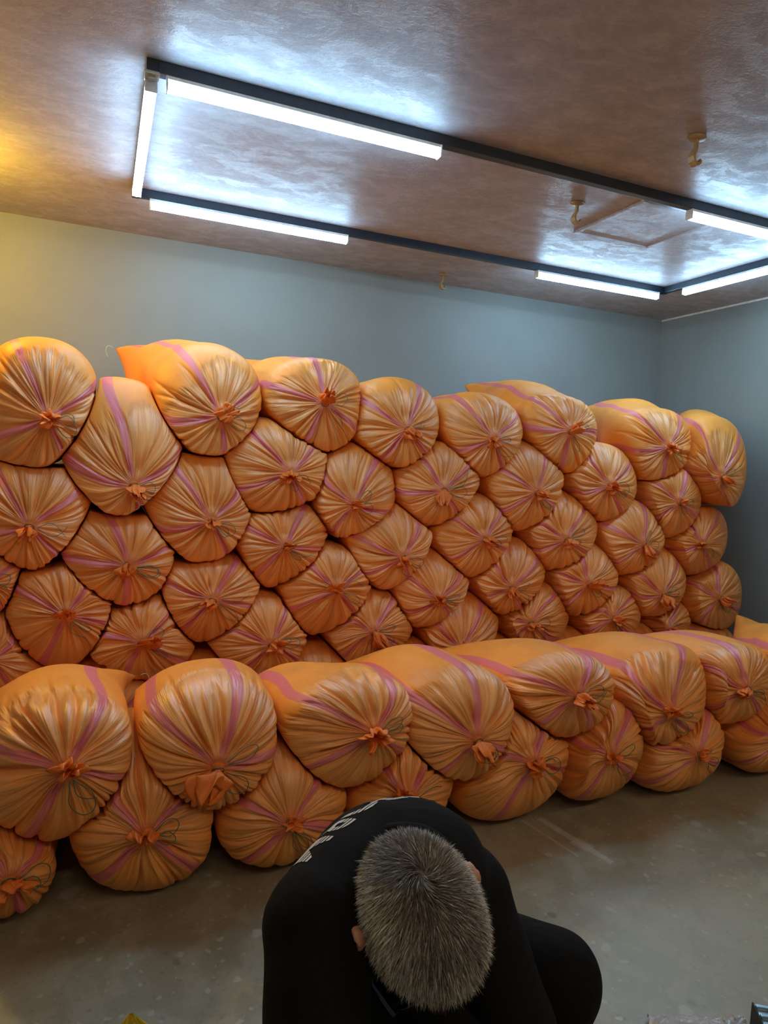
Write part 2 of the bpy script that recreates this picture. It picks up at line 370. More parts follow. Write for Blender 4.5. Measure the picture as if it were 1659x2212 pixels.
# hooks
def hook(px, py, label, sc=1.0):
    c = atZ(px, py, CEIL)
    t_ = thing('ceiling_hook', label, 'hook', (c[0], c[1], CEIL), 'tan hooks on the ceiling', -YAW+.35)
    V, Fc = lathe([(.030, 0), (.034, -.004), (.030, -.012), (.010, -.016)], 24); V = [(x*1.15, y*.9, z) for x, y, z in V]
    link('hook_plate', new_mesh('hook_plate', V, Fc, [M['tan']]), t_)
    pts = [(-.002, -.012), (-.002, -.045), (-.008, -.056), (-.016, -.068), (-.019, -.082), (-.015, -.097), (-.004, -.107), (.009, -.106), (.019, -.097), (.026, -.084)]
    wd = [.009, .009, .012, .016, .017, .017, .016, .014, .011, .005]
    V = []; 
    for i, (x, z) in enumerate(pts):
        a = np.array(pts[min(i+1, 9)])-np.array(pts[max(i-1, 0)]); a = a/np.linalg.norm(a); nx, nz = -a[1]*.0055, a[0]*.0055
        for sx, sy in ((1, 1), (1, -1), (-1, -1), (-1, 1)): V.append((x+sx*nx, sy*wd[i], z+sx*nz))
    Fc = [(i*4+j, i*4+(j+1) % 4, i*4+4+(j+1) % 4, i*4+4+j) for i in range(9) for j in range(4)]+[(3, 2, 1, 0), (36, 37, 38, 39)]
    o = link('hook_arm', new_mesh('hook_arm', V, Fc, [M['tan']], smooth=False), t_)
    md = o.modifiers.new('b', 'BEVEL'); md.width = .0015; md.segments = 2
    t_.scale = (sc, sc, sc)
hook(1506, 294, 'tan plastic hook on the ceiling outside the light loop, the largest of the three', 1.0)
hook(1248, 437, 'tan plastic hook on the ceiling inside the light loop beside the access hatch', .95)
hook(958, 592, 'small tan hook on the ceiling strip between the track and the back wall', .95)

# ------------------------------------------------------------------ sacks
def smoothstep(a, b, x):
    t_ = np.clip((x-a)/(b-a), 0, 1); return t_*t_*(3-2*t_)
NA = 320
def grid_mesh(P, mats):
    m_, n = P.shape[:2]
    idx = np.arange(m_*n).reshape(m_, n)
    a = idx[:-1]; b = np.roll(idx[:-1], -1, 1); c = np.roll(idx[1:], -1, 1); d = idx[1:]
    quads = np.stack([a, b, c, d], -1).reshape(-1, 4)
    me = bpy.data.meshes.new('cloth')
    me.vertices.add(m_*n); me.vertices.foreach_set('co', P.reshape(-1).astype(np.float32))
    nl = len(quads)*4
    me.loops.add(nl+2*n); me.polygons.add(len(quads)+2)
    capa = idx[0][::-1]; capb = idx[-1]
    lv = np.concatenate([quads.reshape(-1), capa, capb])
    me.loops.foreach_set('vertex_index', lv.astype(np.int32))
    st = np.concatenate([np.arange(len(quads))*4, [nl, nl+n]]); me.polygons.foreach_set('loop_start', st.astype(np.int32))
    try: me.polygons.foreach_set('loop_total', np.concatenate([np.full(len(quads), 4), [n, n]]).astype(np.int32))
    except Exception: pass
    me.polygons.foreach_set('use_smooth', [True]*(len(quads)+2))
    me.update(calc_edges=True)
    for mm in mats: me.materials.append(mm)
    return me, quads, n

def make_sack(s, nbrs):
    """s: dict with C(x,z) Ys a b K(x,z) d rear(x,y,z) seam angle, half width S, stripes, seed."""
    r_ = np.random.RandomState(s['seed'])
    n = s.get('na', NA); th = (np.arange(n)/n)*2*PI - PI/2
    nd, nb = (42, 18) if n == NA else (24, 12)
    tt = np.linspace(0, 1, nd); phi0 = .055
    phi = phi0+(PI/2-phi0)*tt**1.1; pw = 2/2.25
    rn = np.sin(phi)**pw; yn = np.clip(np.cos(phi), 0, 1)**pw
    ct, st = np.cos(th), np.sin(th); ex = 2/s.get('pow', 2.25)
    ux = s['a']*np.sign(ct)*np.abs(ct)**ex; uz = s['b']*np.sign(st)*np.abs(st)**ex
    if s.get('sag'): uz = np.where(st < 0, uz*1.25, uz)
    C = np.array(s['C']); K = np.array(s['K']); d = s['d']; Ys = s['Ys']; rear = np.array(s['rear'])
    P = np.zeros((nd+nb, n, 3))
    cen = C+(K-C)*(yn**1.3)[:, None]
    P[:nd, :, 0] = cen[:, 0:1]+rn[:, None]*ux; P[:nd, :, 2] = cen[:, 1:2]+rn[:, None]*uz
    P[:nd, :, 1] = Ys-d*yn[:, None]
    # body towards the flat sewn end
    e1 = np.array([math.cos(s['seam']), math.sin(s['seam'])]); e2 = np.array([-e1[1], e1[0]])
    U = ux*e1[0]+uz*e1[1]; V = ux*e2[0]+uz*e2[1]; Um = np.abs(U).max()
    ss = np.linspace(0, 1, nb+1)[1:]**.9
    for i, q_ in enumerate(ss):
        mm = smoothstep(.45, 1, q_); u_ = U*((1-mm)+mm*s['S']/Um*(1-.08*math.sin(PI*mm)))
        T = max(.012, (1-q_**3.2)**.62); v_ = V*T
        swell = 1+.05*math.sin(PI*min(1, q_*1.4))
        cc = C+(rear[[0, 2]]-C)*(q_**1.15)
        y = Ys+(rear[1]-Ys)*q_+.05*mm*(np.abs(U)/Um)**5
        if q_ < .7: u_ = u_*swell; v_ = v_*swell
        P[nd+i, :, 0] = cc[0]+u_*e1[0]+v_*e2[0]; P[nd+i, :, 2] = cc[1]+u_*e1[1]+v_*e2[1]; P[nd+i, :, 1] = y
    # low-frequency lumps of the filling
    X_, Y_, Z_ = P[..., 0], P[..., 1], P[..., 2]
    fr = np.ones(nd+nb); fr[:nd] = smoothstep(.05, .7, rn)
    fr[nd:] = 1-.6*ss**3
    for k in range(5):
        kv = r_.normal(size=3)*8; ph = r_.uniform(0, 6.28); am = .0045
        P[..., 0] += fr[:, None]*am*np.sin(kv[0]*Y_+kv[1]*Z_+ph); P[..., 2] += fr[:, None]*am*np.sin(kv[2]*X_+kv[0]*Y_+ph*2)
    # soft flattening against neighbours, floor and walls
    def press(nx, ny, nz, off, k=.010, soft=False):
        sd_ = P[..., 0]*nx+P[..., 1]*ny+P[..., 2]*nz-off
        new = -k*np.logaddexp(0, -sd_/k)
        dl = np.where(sd_ > -.08, new-sd_, 0)*(EF if ny == 0 and soft else 1)
        P[..., 0] += dl*nx; P[..., 1] += dl*ny; P[..., 2] += dl*nz
    EF = np.ones(P.shape[:2])
    if s.get('eared'): EF = 1-smoothstep(Ys+(.10 if s['key'] == 'A2' else .46), Ys+(.48 if s['key'] == 'A2' else .78), P[..., 1])
    def press_round(cx, cz, R, sgn, k):
        # contact surface curved like a cylinder along y: sgn +1 stay inside it, -1 stay outside it
        dx, dz = P[..., 0]-cx, P[..., 2]-cz; rr_ = np.sqrt(dx*dx+dz*dz)+1e-9
        sd_ = sgn*(rr_-R)+.0015; new = -k*np.logaddexp(0, -sd_/k)
        dl = np.where(sd_ > -.08, new-sd_, 0)*sgn*EF
        P[..., 0] += dl*dx/rr_; P[..., 2] += dl*dz/rr_
    def contacts(k):
        for (mx, mz, nx, nz) in nbrs:
            if abs(nz) > .3:
                R = .62; up = nz > 0       # neighbour above: its belly bulges down into this one
                if up: press_round(mx+nx*R, mz+nz*R, R, -1, k)
                else: press_round(mx-nx*R, mz-nz*R, R, 1, k)
            else: press(nx, 0, nz, mx*nx+mz*nz-.0015, k, True)
    contacts(.010)
    press(0, 0, -1, -0.004, .008); press(1, 0, 0, XR-.015); press(0, 1, 0, YB-.012)
    # arc length from the knot, mean radius per ring
    seg_ = np.linalg.norm(np.diff(P, axis=0), axis=2); arc = np.concatenate([np.zeros((1, n)), np.cumsum(seg_, 0)], 0)
    arcm = arc.mean(1)
    cent = P.mean(1, keepdims=True); rad = np.linalg.norm(P-cent, axis=2).mean(1)
    # normals
    dth = np.roll(P, -1, 1)-np.roll(P, 1, 1); dal = np.gradient(P, axis=0)
    nr = np.cross(dth, dal); ln = np.linalg.norm(nr, axis=2, keepdims=True); nr /= ln+1e-9
    out = P-cent; 
    if (nr*out).sum(2)[nd].mean() < 0: nr = -nr
    # pleats: sharp creases running out of the knot
    nv = s.get('pleats', 60); disp = np.zeros(P.shape[:2])
    tk = (np.arange(nv)+r_.uniform(-.42, .42, nv))/nv*2*PI
    dk = (.004+.019*r_.rand(nv)**1.7)*s.get('depth', 1.0); lk = r_.uniform(.12, .46, nv)*s.get('plen', 1.0); wk = r_.uniform(.0028, .0070, nv)
    bend = r_.normal(size=nv)*.10
    nrow = nd+nb-6; A_ = arc[:nrow]
    for k in range(nv):
        th0 = tk[k]+bend[k]*(A_/.3)**1.5
        dd = (th[None]-th0+PI) % (2*PI)-PI
        wd = np.minimum(wk[k]/rad[:nrow], .055)[:, None]*1.25
        env = smoothstep(0, .05, A_)*(1-smoothstep(.35*lk[k], lk[k], A_))
        dep = np.minimum(dk[k], .22*rad[:nrow])[:, None]
        disp[:nrow] -= dep*env*np.exp(-np.abs(dd/wd)**1.15)
    # soft ridges between
    wq = th[None]+.22*np.sin(3*th+r_.uniform(0, 6))[None]+.08*np.sin(7*th+r_.uniform(0, 6))[None]
    rid = np.sin(wq*17+1.2*np.sin(A_*14+r_.uniform(0, 6)))
    disp[:nrow] += .0030*rid*smoothstep(.02, .1, A_)*(1-smoothstep(.12, .33, A_))*np.minimum(1, rad[:nrow]/.1)[:, None]
    # puckers where the gathering ends
    pk = s.get('pucker')
    if pk:
        for (ang, ar, amp, wdt) in pk:
            dd = ((th[None]-ang+PI) % (2*PI)-PI)*rad[:nrow][:, None]
            g_ = np.exp(-(dd/wdt)**2-((A_-ar)/(wdt*1.2))**2)
            disp[:nrow] += amp*g_*np.sin((dd)*130+A_*25)
    P = P+nr*disp[..., None]
    if s.get('na', NA) == NA: contacts(.0015)
    # keep everything above the floor after creasing
    P[..., 2] = np.maximum(P[..., 2], .003)
    me, quads, n_ = grid_mesh(P, [M[s.get('mat', 'sack')]])
    # attributes
    sd = np.full(P.shape[:2], 1.0)
    for a0 in s['stripes']:
        wob = .05*np.sin(arc*7+a0*3)
        dd = (th[None]-a0-wob*smoothstep(.05, .5, arc)+PI) % (2*PI)-PI
        sd = np.minimum(sd, np.abs(dd)*np.maximum(rad, .02)[:, None])
    # near the seam end fade nothing: stripe runs the whole length
    at_ = me.attributes.new('stripe', 'FLOAT', 'POINT'); gz = 1-smoothstep(.10, .34, arc); at_.data.foreach_set('value', (sd*(1+.45*gz)).reshape(-1).astype(np.float32))
    ga = 1-smoothstep(s.get('g0', .20), s.get('g1', .40), arc+.05*np.sin(3*th+s['seed'])[None])
    at_ = me.attributes.new('gather', 'FLOAT', 'POINT'); at_.data.foreach_set('value', ga.reshape(-1).astype(np.float32))
    nk = 1-smoothstep(.006, .045, arc)
    at_ = me.attributes.new('neck', 'FLOAT', 'POINT'); at_.data.foreach_set('value', (nk*.85).reshape(-1).astype(np.float32))
    # uv: u around, v along (metres)
    uvl = me.uv_layers.new(name='UVMap')
    m_ = P.shape[0]; ii = np.arange(m_-1)[:, None]*np.ones(n)[None]; jj = np.ones(m_-1)[:, None]*np.arange(n)[None]
    uu = np.stack([jj, jj+1, jj+1, jj], -1)/n
    a1 = arc[:-1]; a2 = np.roll(arc[:-1], -1, 1); a3 = np.roll(arc[1:], -1, 1); a4 = arc[1:]
    vv = np.stack([a1, a2, a3, a4], -1)
    uvq = np.stack([uu, vv], -1).reshape(-1, 2); uvq = np.concatenate([uvq, np.zeros((2*n, 2))])
    uvl.data.foreach_set('uv', uvq.reshape(-1).astype(np.float32))
    base = np.array([C[0], Ys, 0.0]); base[2] = P[..., 2].min()
    root = thing('grain_sack', s['label'], 'sack', tuple(base), s['group'])
    me.name = 'sack_cloth'; me.transform(Matrix.Translation(Vector(-base)))
    link('sack_cloth', me, root)
    if not s.get('tuft', True): return root
    # knot tuft: the tied mouth of the sack flaring out past the string
    apex = P[0].mean(0); ax = np.array([K[0]-C[0], -(.16), K[1]-C[1]]); ax = ax/np.linalg.norm(ax)
    ax = np.array([0, -1., 0])*.8+ax*.2+np.array(s.get('tdir', (r_.uniform(-.6, .6), 0, r_.uniform(-.7, .3)))); ax /= np.linalg.norm(ax)
    tl = s.get('tlen', r_.uniform(.045, .072)); tr = s.get('trad', r_.uniform(.027, .040))
    e_a = np.cross(ax, [0, 0, 1.]); e_a /= np.linalg.norm(e_a); e_b = np.cross(ax, e_a)
    nt_, mt = 56, 15; T_ = []
    a_ = np.arange(nt_)/nt_*2*PI; k1, k2, k3 = r_.randint(3, 5), r_.randint(6, 9), r_.randint(11, 15); p1, p2, p3 = r_.uniform(0, 6, 3)
    bendv = r_.normal(size=3)*.012; squash = r_.uniform(.45, .9)
    for i in range(mt):
        q_ = i/(mt-1)
        r0 = .014+(.006 if i < 2 else 0)+(tr-.010)*smoothstep(.12, .75, q_)-.006*math.exp(-((q_-.14)/.08)**2)
        am = smoothstep(.1, .8, q_)
        rr = r0*(1+am*(.26*np.sin(k1*a_+p1+q_*2)+.24*np.sin(k2*a_+p2-q_*3)+.22*np.sin(k3*a_+p3+q_*2)))
        if q_ > .8: rr = rr*(1-(q_-.8)*1.2)
        off = (q_-.05)*tl*(1+.35*am*np.sin(k1*a_+p2)+.15*am*np.sin(k2*a_+p1))
        ring = apex+ax*0.0+np.outer(off, ax)+np.outer(rr*np.cos(a_), e_a)+np.outer(rr*np.sin(a_)*(1-(1-squash)*am), e_b)+bendv*q_*q_*2
        T_.append(ring)
    # fold the lip inwards
    for q_, f_ in ((.12, .70), (.42, .45), (.66, .2)):
        T_.append(apex+(T_[mt-1]-apex-ax*tl*.9)*f_+ax*(tl*(.82-q_)))
    T_ = np.array(T_); T_ = T_-base
    V_ = T_.reshape(-1, 3); mm_ = len(T_)
    Fc = [(i*nt_+j, i*nt_+(j+1) % nt_, (i+1)*nt_+(j+1) % nt_, (i+1)*nt_+j) for i in range(mm_-1) for j in range(nt_)]
    Fc += [tuple((mm_-1)*nt_+j for j in range(nt_))]
    link('knot_tuft', new_mesh('knot_tuft', V_, Fc, [M['tuft']]), root)
    # green tie string: two wraps and loose loops lying over the pleats
    parts = []
    aa = np.linspace(0, 4.3*PI, 50)
    wr = np.array([apex+ax*(tl*.10+.0015*math.sin(a))+(.0185)*(math.cos(a)*e_a+math.sin(a)*e_b) for a in aa]); parts.append((wr, .0016))
    for li in range(2 if s.get('strings', True) else 0):
        a0 = s.get('sdir', r_.uniform(-1.2, .5))+r_.normal()*.35; reach = r_.uniform(.06, .12); wdt = r_.uniform(.25, .6)*(1 if r_.rand() < .5 else -1)
        pts = []
        closed = r_.rand() < .75
        for q_ in np.linspace(0, 1, 26):
            if closed: ar = .012+reach*math.sin(PI*q_)**.8; ang = a0+wdt*(q_-.5)*2*min(1, .3+1.6*math.sin(PI*q_))
            else: ar = .012+reach*1.1*q_; ang = a0+wdt*.5*math.sin(q_*4)
            ri = int(np.clip(np.searchsorted(arcm, ar), 0, nd+nb-2)); ji = int(((ang+PI/2) % (2*PI))/(2*PI)*n) % n
            f_ = np.clip((ar-arcm[ri-1])/(arcm[ri]-arcm[ri-1]+1e-9), 0, 1) if ri > 0 else 1
            pt = P[max(ri-1, 0), ji]*(1-f_)+P[ri, ji]*f_
            pts.append(pt+nr[ri, ji]*(.004+.004*math.sin(PI*q_))-nr[ri, ji]*min(0, disp[ri, ji])*1.0)
        pts = np.array(pts)
        for _ in range(2): pts[1:-1] = (pts[:-2]+2*pts[1:-1]+pts[2:])/4
        parts.append((pts, .0014))
    V_, Fc = join_data([tube_data(p_-base, r0, 5) for p_, r0 in parts])
    link('tie_string', new_mesh('tie_string', V_, Fc, [M['twine']]), root)
    return root

D2 = lambda *a: [math.radians(v) for v in a]
# name: (L,R,T,B, kx,ky, stripes, label, extra)
G_T = 'orange sacks in the tall stack against the back wall'
G_F = 'orange sacks in the low pile in front of the tall stack'
BACK = [
 ('A1', -45, 217, 736, 1030, 103, 903, (112, 25, 200, -60), 'top row sack cut by the picture edge, with a wide flared orange mouth', dict(trad=.05, tlen=.075, tdir=(.9, 0, 0), g0=.16, g1=.34)),
 ('A2', 325, 560, 750, 1000, 477, 899, (118, 35, 190, -75), 'top row sack whose long sewn corner points up above its tight ring knot', dict(ear=(238, 747, 4.30, 143, .37), tlen=.02, g0=.12, g1=.30)),
 ('A3', 556, 776, 778, 973, 701, 871, (95, 165, -25, -110), 'top row sack with a small pointed corner behind and a crumpled lower edge', dict(ear=(513, 768, 4.30, 140, .34), g0=.12, g1=.30, pucker=[(-.75, .16, .012, .05)])),
 ('A4', 745, 940, 822, 1010, 878, 927, (70, 150, -35, -125), 'round top row sack right of the one with the crumpled lower edge', dict(g0=.14, g1=.33)),
 ('A5', 930, 1114, 850, 1022, 1065, 948, (125, 40, 205, -60), 'top row sack with a curved pink stripe over its smooth upper side', dict(g0=.16, g1=.33)),
 ('A6', 1100, 1273, 852, 1016, 1230, 931, (130, 178, 0, -95), 'top row sack with a flat corner poking out behind it, orange tongue knot', dict(ear=(1000, 830, 4.30, 165, .34), g0=.12, g1=.28)),
 ('A7', 1290, 1471, 880, 1034, 1444, 966, (130, 60, 190, -95), 'smooth long top row sack with its knot far to one side', dict(g0=.1, g1=.26, ear=(1250, 885, 4.3, 170, .34))),
 ('A8', 1450, 1600, 900, 1087, 1556, 1029, (130, 50, 200, -70), 'end sack of the top row leaning out into the room corner', dict(ear=(1462, 876, 4.4, 120, .34), g0=.16, g1=.33, Ym=3.36)),
 ('B1', 135, 395, 838, 1118, 288, 1049, (100, 20, 178, -75), 'large sack wedged between the first two top row sacks, one wide pink stripe up', dict(g0=.20, g1=.42)),
 ('B2', 445, 693, 913, 1108, 625, 1022, (120, 45, 205, -65), 'wide sack under the gap after the second top row sack', {}),
 ('B3', 662, 848, 966, 1165, 763, 1091, (145, 60, 235, -15), 'sack directly below the third and fourth top row sacks, string looping left', {}),
 ('B4', 833, 1017, 962, 1130, 958, 1060, (125, 45, 190, -60), 'sack below the fourth and fifth top row sacks with dangling green strings', {}),
 ('B5', 1015, 1198, 962, 1140, 1157, 1064, (145, 70, 215, -30), 'sack below the tongue knotted top sack, its own knot bright orange and square', {}),
 ('B6', 1195, 1358, 960, 1115, 1315, 1050, (120, 40, 200, -55), 'sack below the smooth long top sack with a bold pink stripe at upper left', {}),
 ('B7', 1355, 1500, 1010, 1155, 1465, 1086, (140, 70, 220, -25), 'sack under the last two top row sacks, knot flaring out sideways', dict(tdir=(.8, 0, .1), tlen=.06)),
 ('C1', -45, 200, 980, 1222, 64, 1137, (125, 35, 195, -50), 'sack below the edge sack of the top row, small round knot and string', {}),
 ('C2', 307, 533, 966, 1209, 456, 1126, (125, 40, 195, -60), 'sack right below the large wedged sack, looped string left of its knot', {}),
 ('C3', 500, 707, 1090, 1259, 616, 1181, (150, 70, 235, -10), 'sack in the third tier, green string loop right of its small knot', {}),
 ('C4', 712, 917, 1092, 1258, 868, 1204, (155, 60, 215, -70), 'flattened sack in the third tier with its knot low and to one side', {}),
 ('C5', 918, 1088, 1070, 1237, 1045, 1166, (140, 55, 215, -20), 'third tier sack under the bright square knot, smooth at upper left', {}),
 ('C6', 1092, 1271, 1070, 1222, 1222, 1166, (150, 60, 210, -30), 'third tier sack with a pale pinkish knot and an orange fold on top', {}),
 ('C7', 1268, 1412, 1088, 1235, 1388, 1177, (150, 80, 225, -20), 'third tier sack with a long ragged knot drooping at its edge', dict(tdir=(.5, 0, -.5), tlen=.07)),
 ('C8', 1425, 1556, 1100, 1231, 1516, 1176, (125, 60, 200, -60), 'third tier sack nearest the side wall, below the leaning end sack', {}),
 ('D1', 118, 380, 1098, 1302, 275, 1222, (98, 20, 175, -88), 'broad fourth tier sack with stripes making a cross around its knot', {}),
 ('D2', 318, 568, 1200, 1375, 460, 1296, (72, 155, 235, -12), 'fourth tier sack with a pale open knot, below the looped string sack', {}),
 ('D3', 575, 800, 1177, 1358, 727, 1275, (130, 40, 205, -50), 'fourth tier sack with a tall upright orange tuft', dict(tdir=(0, 0, .6))),
 ('D4', 812, 998, 1195, 1340, 948, 1297, (135, 50, 215, -60), 'fourth tier sack whose knot is a rounded pink and orange bulb', {}),
 ('D5', 1000, 1163, 1170, 1312, 1104, 1270, (125, 45, 205, -65), 'fourth tier sack with frayed threads hanging from a tiny knot', dict(trad=.022)),
 ('D6', 1162, 1318, 1178, 1320, 1269, 1262, (100, 160, -10, 235), 'fourth tier sack below the pale pinkish knot, stripe running straight up', {}),
 ('D7', 1315, 1461, 1187, 1318, 1430, 1284, (140, 55, 200, -50), 'fourth tier sack with a shaggy fibre knot hanging down', dict(tdir=(0, 0, -.8), tlen=.07)),
 ('D8', 1465, 1591, 1220, 1360, 1551, 1292, (95, 155, -20, 235), 'lowest plump sack by the side wall with a pointed paper like knot', dict(tdir=(.6, 0, -.4), tlen=.07)),
 ('E0', -190, 55, 1170, 1330, -30, 1262, (120, 40, 200, -60), 'sack at the picture edge mostly cut off, below the small round knot sack', {}),
 ('E1', 3, 267, 1215, 1428, 143, 1330, (150, 60, -15, 250), 'big fifth tier sack near the picture edge with a red orange rosette knot', dict(trad=.036, tlen=.035)),
 ('E2', 173, 425, 1290, 1467, 306, 1388, (160, 50, -35, 255), 'fifth tier sack with a wide bow shaped knot just above the low pile', dict(trad=.040, tlen=.035)),
 ('E3', 428, 656, 1288, 1465, 585, 1391, (155, 65, -35, 240), 'fifth tier sack with a pale spread mouth and string on its left', dict(trad=.040, tdir=(.3, 0, -.3))),
 ('E4', 665, 883, 1275, 1434, 805, 1365, (140, 60, 225, -40), 'fifth tier sack with a twisted stringy knot above the low pile', {}),
 ('E5', 883, 1066, 1285, 1440, 996, 1403, (130, 65, 220, -50), 'fifth tier sack with a dark string tied tight, knot hanging at its foot', dict(tdir=(.1, 0, -.6))),
 ('E6', 1065, 1217, 1266, 1400, 1145, 1346, (160, 55, -40, 230), 'fifth tier sack with a coarse frayed knot beside a tight low one', {}),
 ('E7', 1218, 1367, 1270, 1395, 1323, 1336, (130, 50, 215, -50), 'fifth tier sack with a spiky fan shaped knot', dict(tdir=(.3, 0, .1), trad=.036)),
 ('E8', 1367, 1477, 1300, 1420, 1440, 1362, (70, 160, 250, -20), 'small visible top of a sack squeezed beside the lowest plump wall sack', {}),
 ('F0', -150, 87, 1320, 1500, -20, 1425, (110, 35, 205, -60), 'sack at the picture edge with its smooth side showing under the rosette knot', dict(strings=False)),
]
HID = [  # floor tier, mostly hidden behind the low pile
 (-.55, 'floor tier sack out of the frame under the sack at the picture edge'),
 (.02, 'floor tier sack showing as a dark orange sliver behind the first low pile sack'),
 (.55, 'floor tier sack glimpsed in the gap below the pale spread mouth sack'),
 (1.08, 'floor tier sack glimpsed left of the twisted stringy knot'),
 (1.62, 'floor tier sack hidden under the twisted knot and the tight low knot'),
 (2.18, 'floor tier sack showing as a sliver between tight low knot and frayed knot'),
 (2.74, 'floor tier sack showing as a sliver below the frayed coarse knot'),
 (3.30, 'floor tier sack whose crumpled top shows below the fan shaped knot'),
 (3.90, 'floor tier sack in the dark corner under the lowest plump wall sack'),
]
YMB = 3.45
specs = []
def spec_from(key, l, r, t_, b_, kx, ky, st, label, ex, Ym, wmax, group, seed, hs=1.0):
    cy, cx = (t_+b_)/2, (l+r)/2
    Ym = ex.get('Ym', Ym)
    xr = atY(r, cy, Ym)[0]; xl = atY(l, cy, Ym)[0]; zt = atY(cx, t_, Ym+(.22 if key[0] in 'G' else 0))[2]; zb = atY(cx, b_, Ym)[2]
    wv = min(xr-xl, wmax); hv = zt-zb
    Cx, Cz = xr-wv/2, (zt+zb)/2
    d = ex.get('d', .21)
    K = atY(kx, ky, Ym-d+.01)[[0, 2]]
    dl = np.array([K[0]-Cx, K[1]-Cz]); lim = .62*min(wv, hv)/2*1.5; nn = np.linalg.norm(dl)
    if nn > lim: dl *= lim/nn
    s = dict(key=key, C=(Cx, Cz), Ys=Ym, a=wv/2*(1.045 if key[0] in 'AGH' or key in ('B7', 'C8', 'D8') else 1.13), b=hv/2*(1.045 if key[0] in 'AGH' else 1.15)*hs, K=(Cx+dl[0], Cz+dl[1]), d=d, seam=0.0, S=.36,
             rear=(Cx, Ym+.92, Cz), stripes=D2(*st), label=label, group=group, seed=seed, cell=(wv, hv))
    if 'ear' in ex:
        ex_, ey_, eY, ang, S = ex['ear']; e = atY(ex_, ey_, eY); a = math.radians(ang)
        s['seam'] = a; s['S'] = S; s['eared'] = key in ('A2', 'A3', 'G1'); s['rear'] = (e[0]-math.cos(a)*S, eY-.05, e[2]-math.sin(a)*S)
    if key[0] == 'A': s['sag'] = True
    s.update({k: v for k, v in ex.items() if k not in ('ear', 'Ym', 'd')})
    return s
for i, (key, l, r, t_, b_, kx, ky, st, label, ex) in enumerate(BACK):
    specs.append(spec_from(key, l, r, t_, b_, kx, ky, st, 'orange '+label, ex, YMB, .565, G_T, 100+i))
for i, (x, label) in enumerate(HID):
    s = dict(key='H%d' % i, C=(x, .205), Ys=YMB, a=.285, b=.22, K=(x+.02, .17), d=.2, seam=0., S=.36, rear=(x, YMB+.92, .2), stripes=D2(120, 40, 210, -50),
             label='orange '+label, group=G_T, seed=300+i, cell=(.56, .42), na=160)
    specs.append(s)
FRONT = [
 ('G1', -45, 293, 1450, 1798, 143, 1663, (65, 155, -12, 245), 'upper low pile sack at the picture edge, puffy with deep creases above its knot', dict(ear=(306, 1460, 2.98, 12, .36), plen=1.25, g0=.24, g1=.42, depth=1.4, pucker=[(1.9, .30, .010, .07)])),
 ('G2', 285, 600, 1425, 1733, 470, 1654, (133, 72, -5, 250), 'upper low pile sack with a large drooping open orange mouth', dict(ear=(574, 1460, 2.98, 10, .36), trad=.05, tlen=.10, tdir=(-.15, 0, -1.1), plen=1.2, g0=.24, g1=.40, depth=1.3)),
 ('G3', 560, 875, 1415, 1688, 806, 1585, (133, 60, 215, -35), 'upper low pile sack with crinkled folds above its small knot', dict(g0=.20, g1=.36, pucker=[(1.35, .22, .012, .05)], plen=.9)),
 ('G4', 800, 1085, 1397, 1675, 1028, 1597, (138, 85, 235, -30), 'upper low pile sack sloping down with a dent in its top', dict(tdir=(.1, 0, -.7), tlen=.07, g0=.20, g1=.38)),
 ('G5', 1015, 1302, 1375, 1593, 1246, 1504, (147, 70, 225, -60), 'upper low pile sack with a bold curved stripe and frayed spiky knot', dict(g0=.18, g1=.34)),
 ('G6', 1240, 1512, 1365, 1605, 1447, 1540, (140, 75, 220, -50), 'upper low pile sack with a deep crater of folds beside its knot', dict(g0=.20, g1=.36, pucker=[(2.2, .22, .018, .06)], depth=1.2)),
 ('G7', 1400, 1647, 1360, 1560, 1609, 1490, (152, 98, 215, -50), 'upper low pile sack with a tiny tight knot near the picture edge', dict(trad=.02, g0=.16, g1=.34)),
 ('G8', 1535, 1790, 1340, 1560, 1745, 1480, (140, 70, 215, -50), 'last upper low pile sack, cut by the picture edge, corner against the side wall', dict(ear=(1592, 1326, 3.0, 100, .30))),
 ('H0', -170, 122, 1740, 1968, 20, 1900, (110, 35, 205, -70), 'floor sack of the low pile cut by the picture edge', {}),
 ('H1', 142, 452, 1610, 1925, 313, 1804, (128, 35, 225, -45), 'first whole floor sack of the low pile, round with a torn ruffled knot', dict(plen=1.15)),
 ('H2', 460, 738, 1600, 1866, 625, 1779, (150, 50, 230, -20), 'floor sack of the low pile beside the printed black shirt', dict(plen=1.15)),
 ('H3', 738, 966, 1570, 1808, 880, 1727, (128, 55, 225, -45), 'floor sack of the low pile partly behind the bent black shirt', {}),
 ('H4', 975, 1212, 1535, 1755, 1149, 1649, (147, 70, -15, 250), 'floor sack of the low pile just past the bent man, side showing', {}),
 ('H5', 1195, 1368, 1517, 1712, 1318, 1634, (150, 65, 240, -40), 'narrow floor sack of the low pile with a fat rounded knot', {}),
 ('H6', 1345, 1532, 1510, 1677, 1505, 1631, (150, 65, 215, -30), 'floor sack of the low pile below the crater folded one', {}),
 ('H7', 1540, 1722, 1490, 1657, 1690, 1600, (150, 70, 215, -30), 'last floor sack of the low pile, running out of the picture', {}),
]
YMF = 2.27
fspecs = []
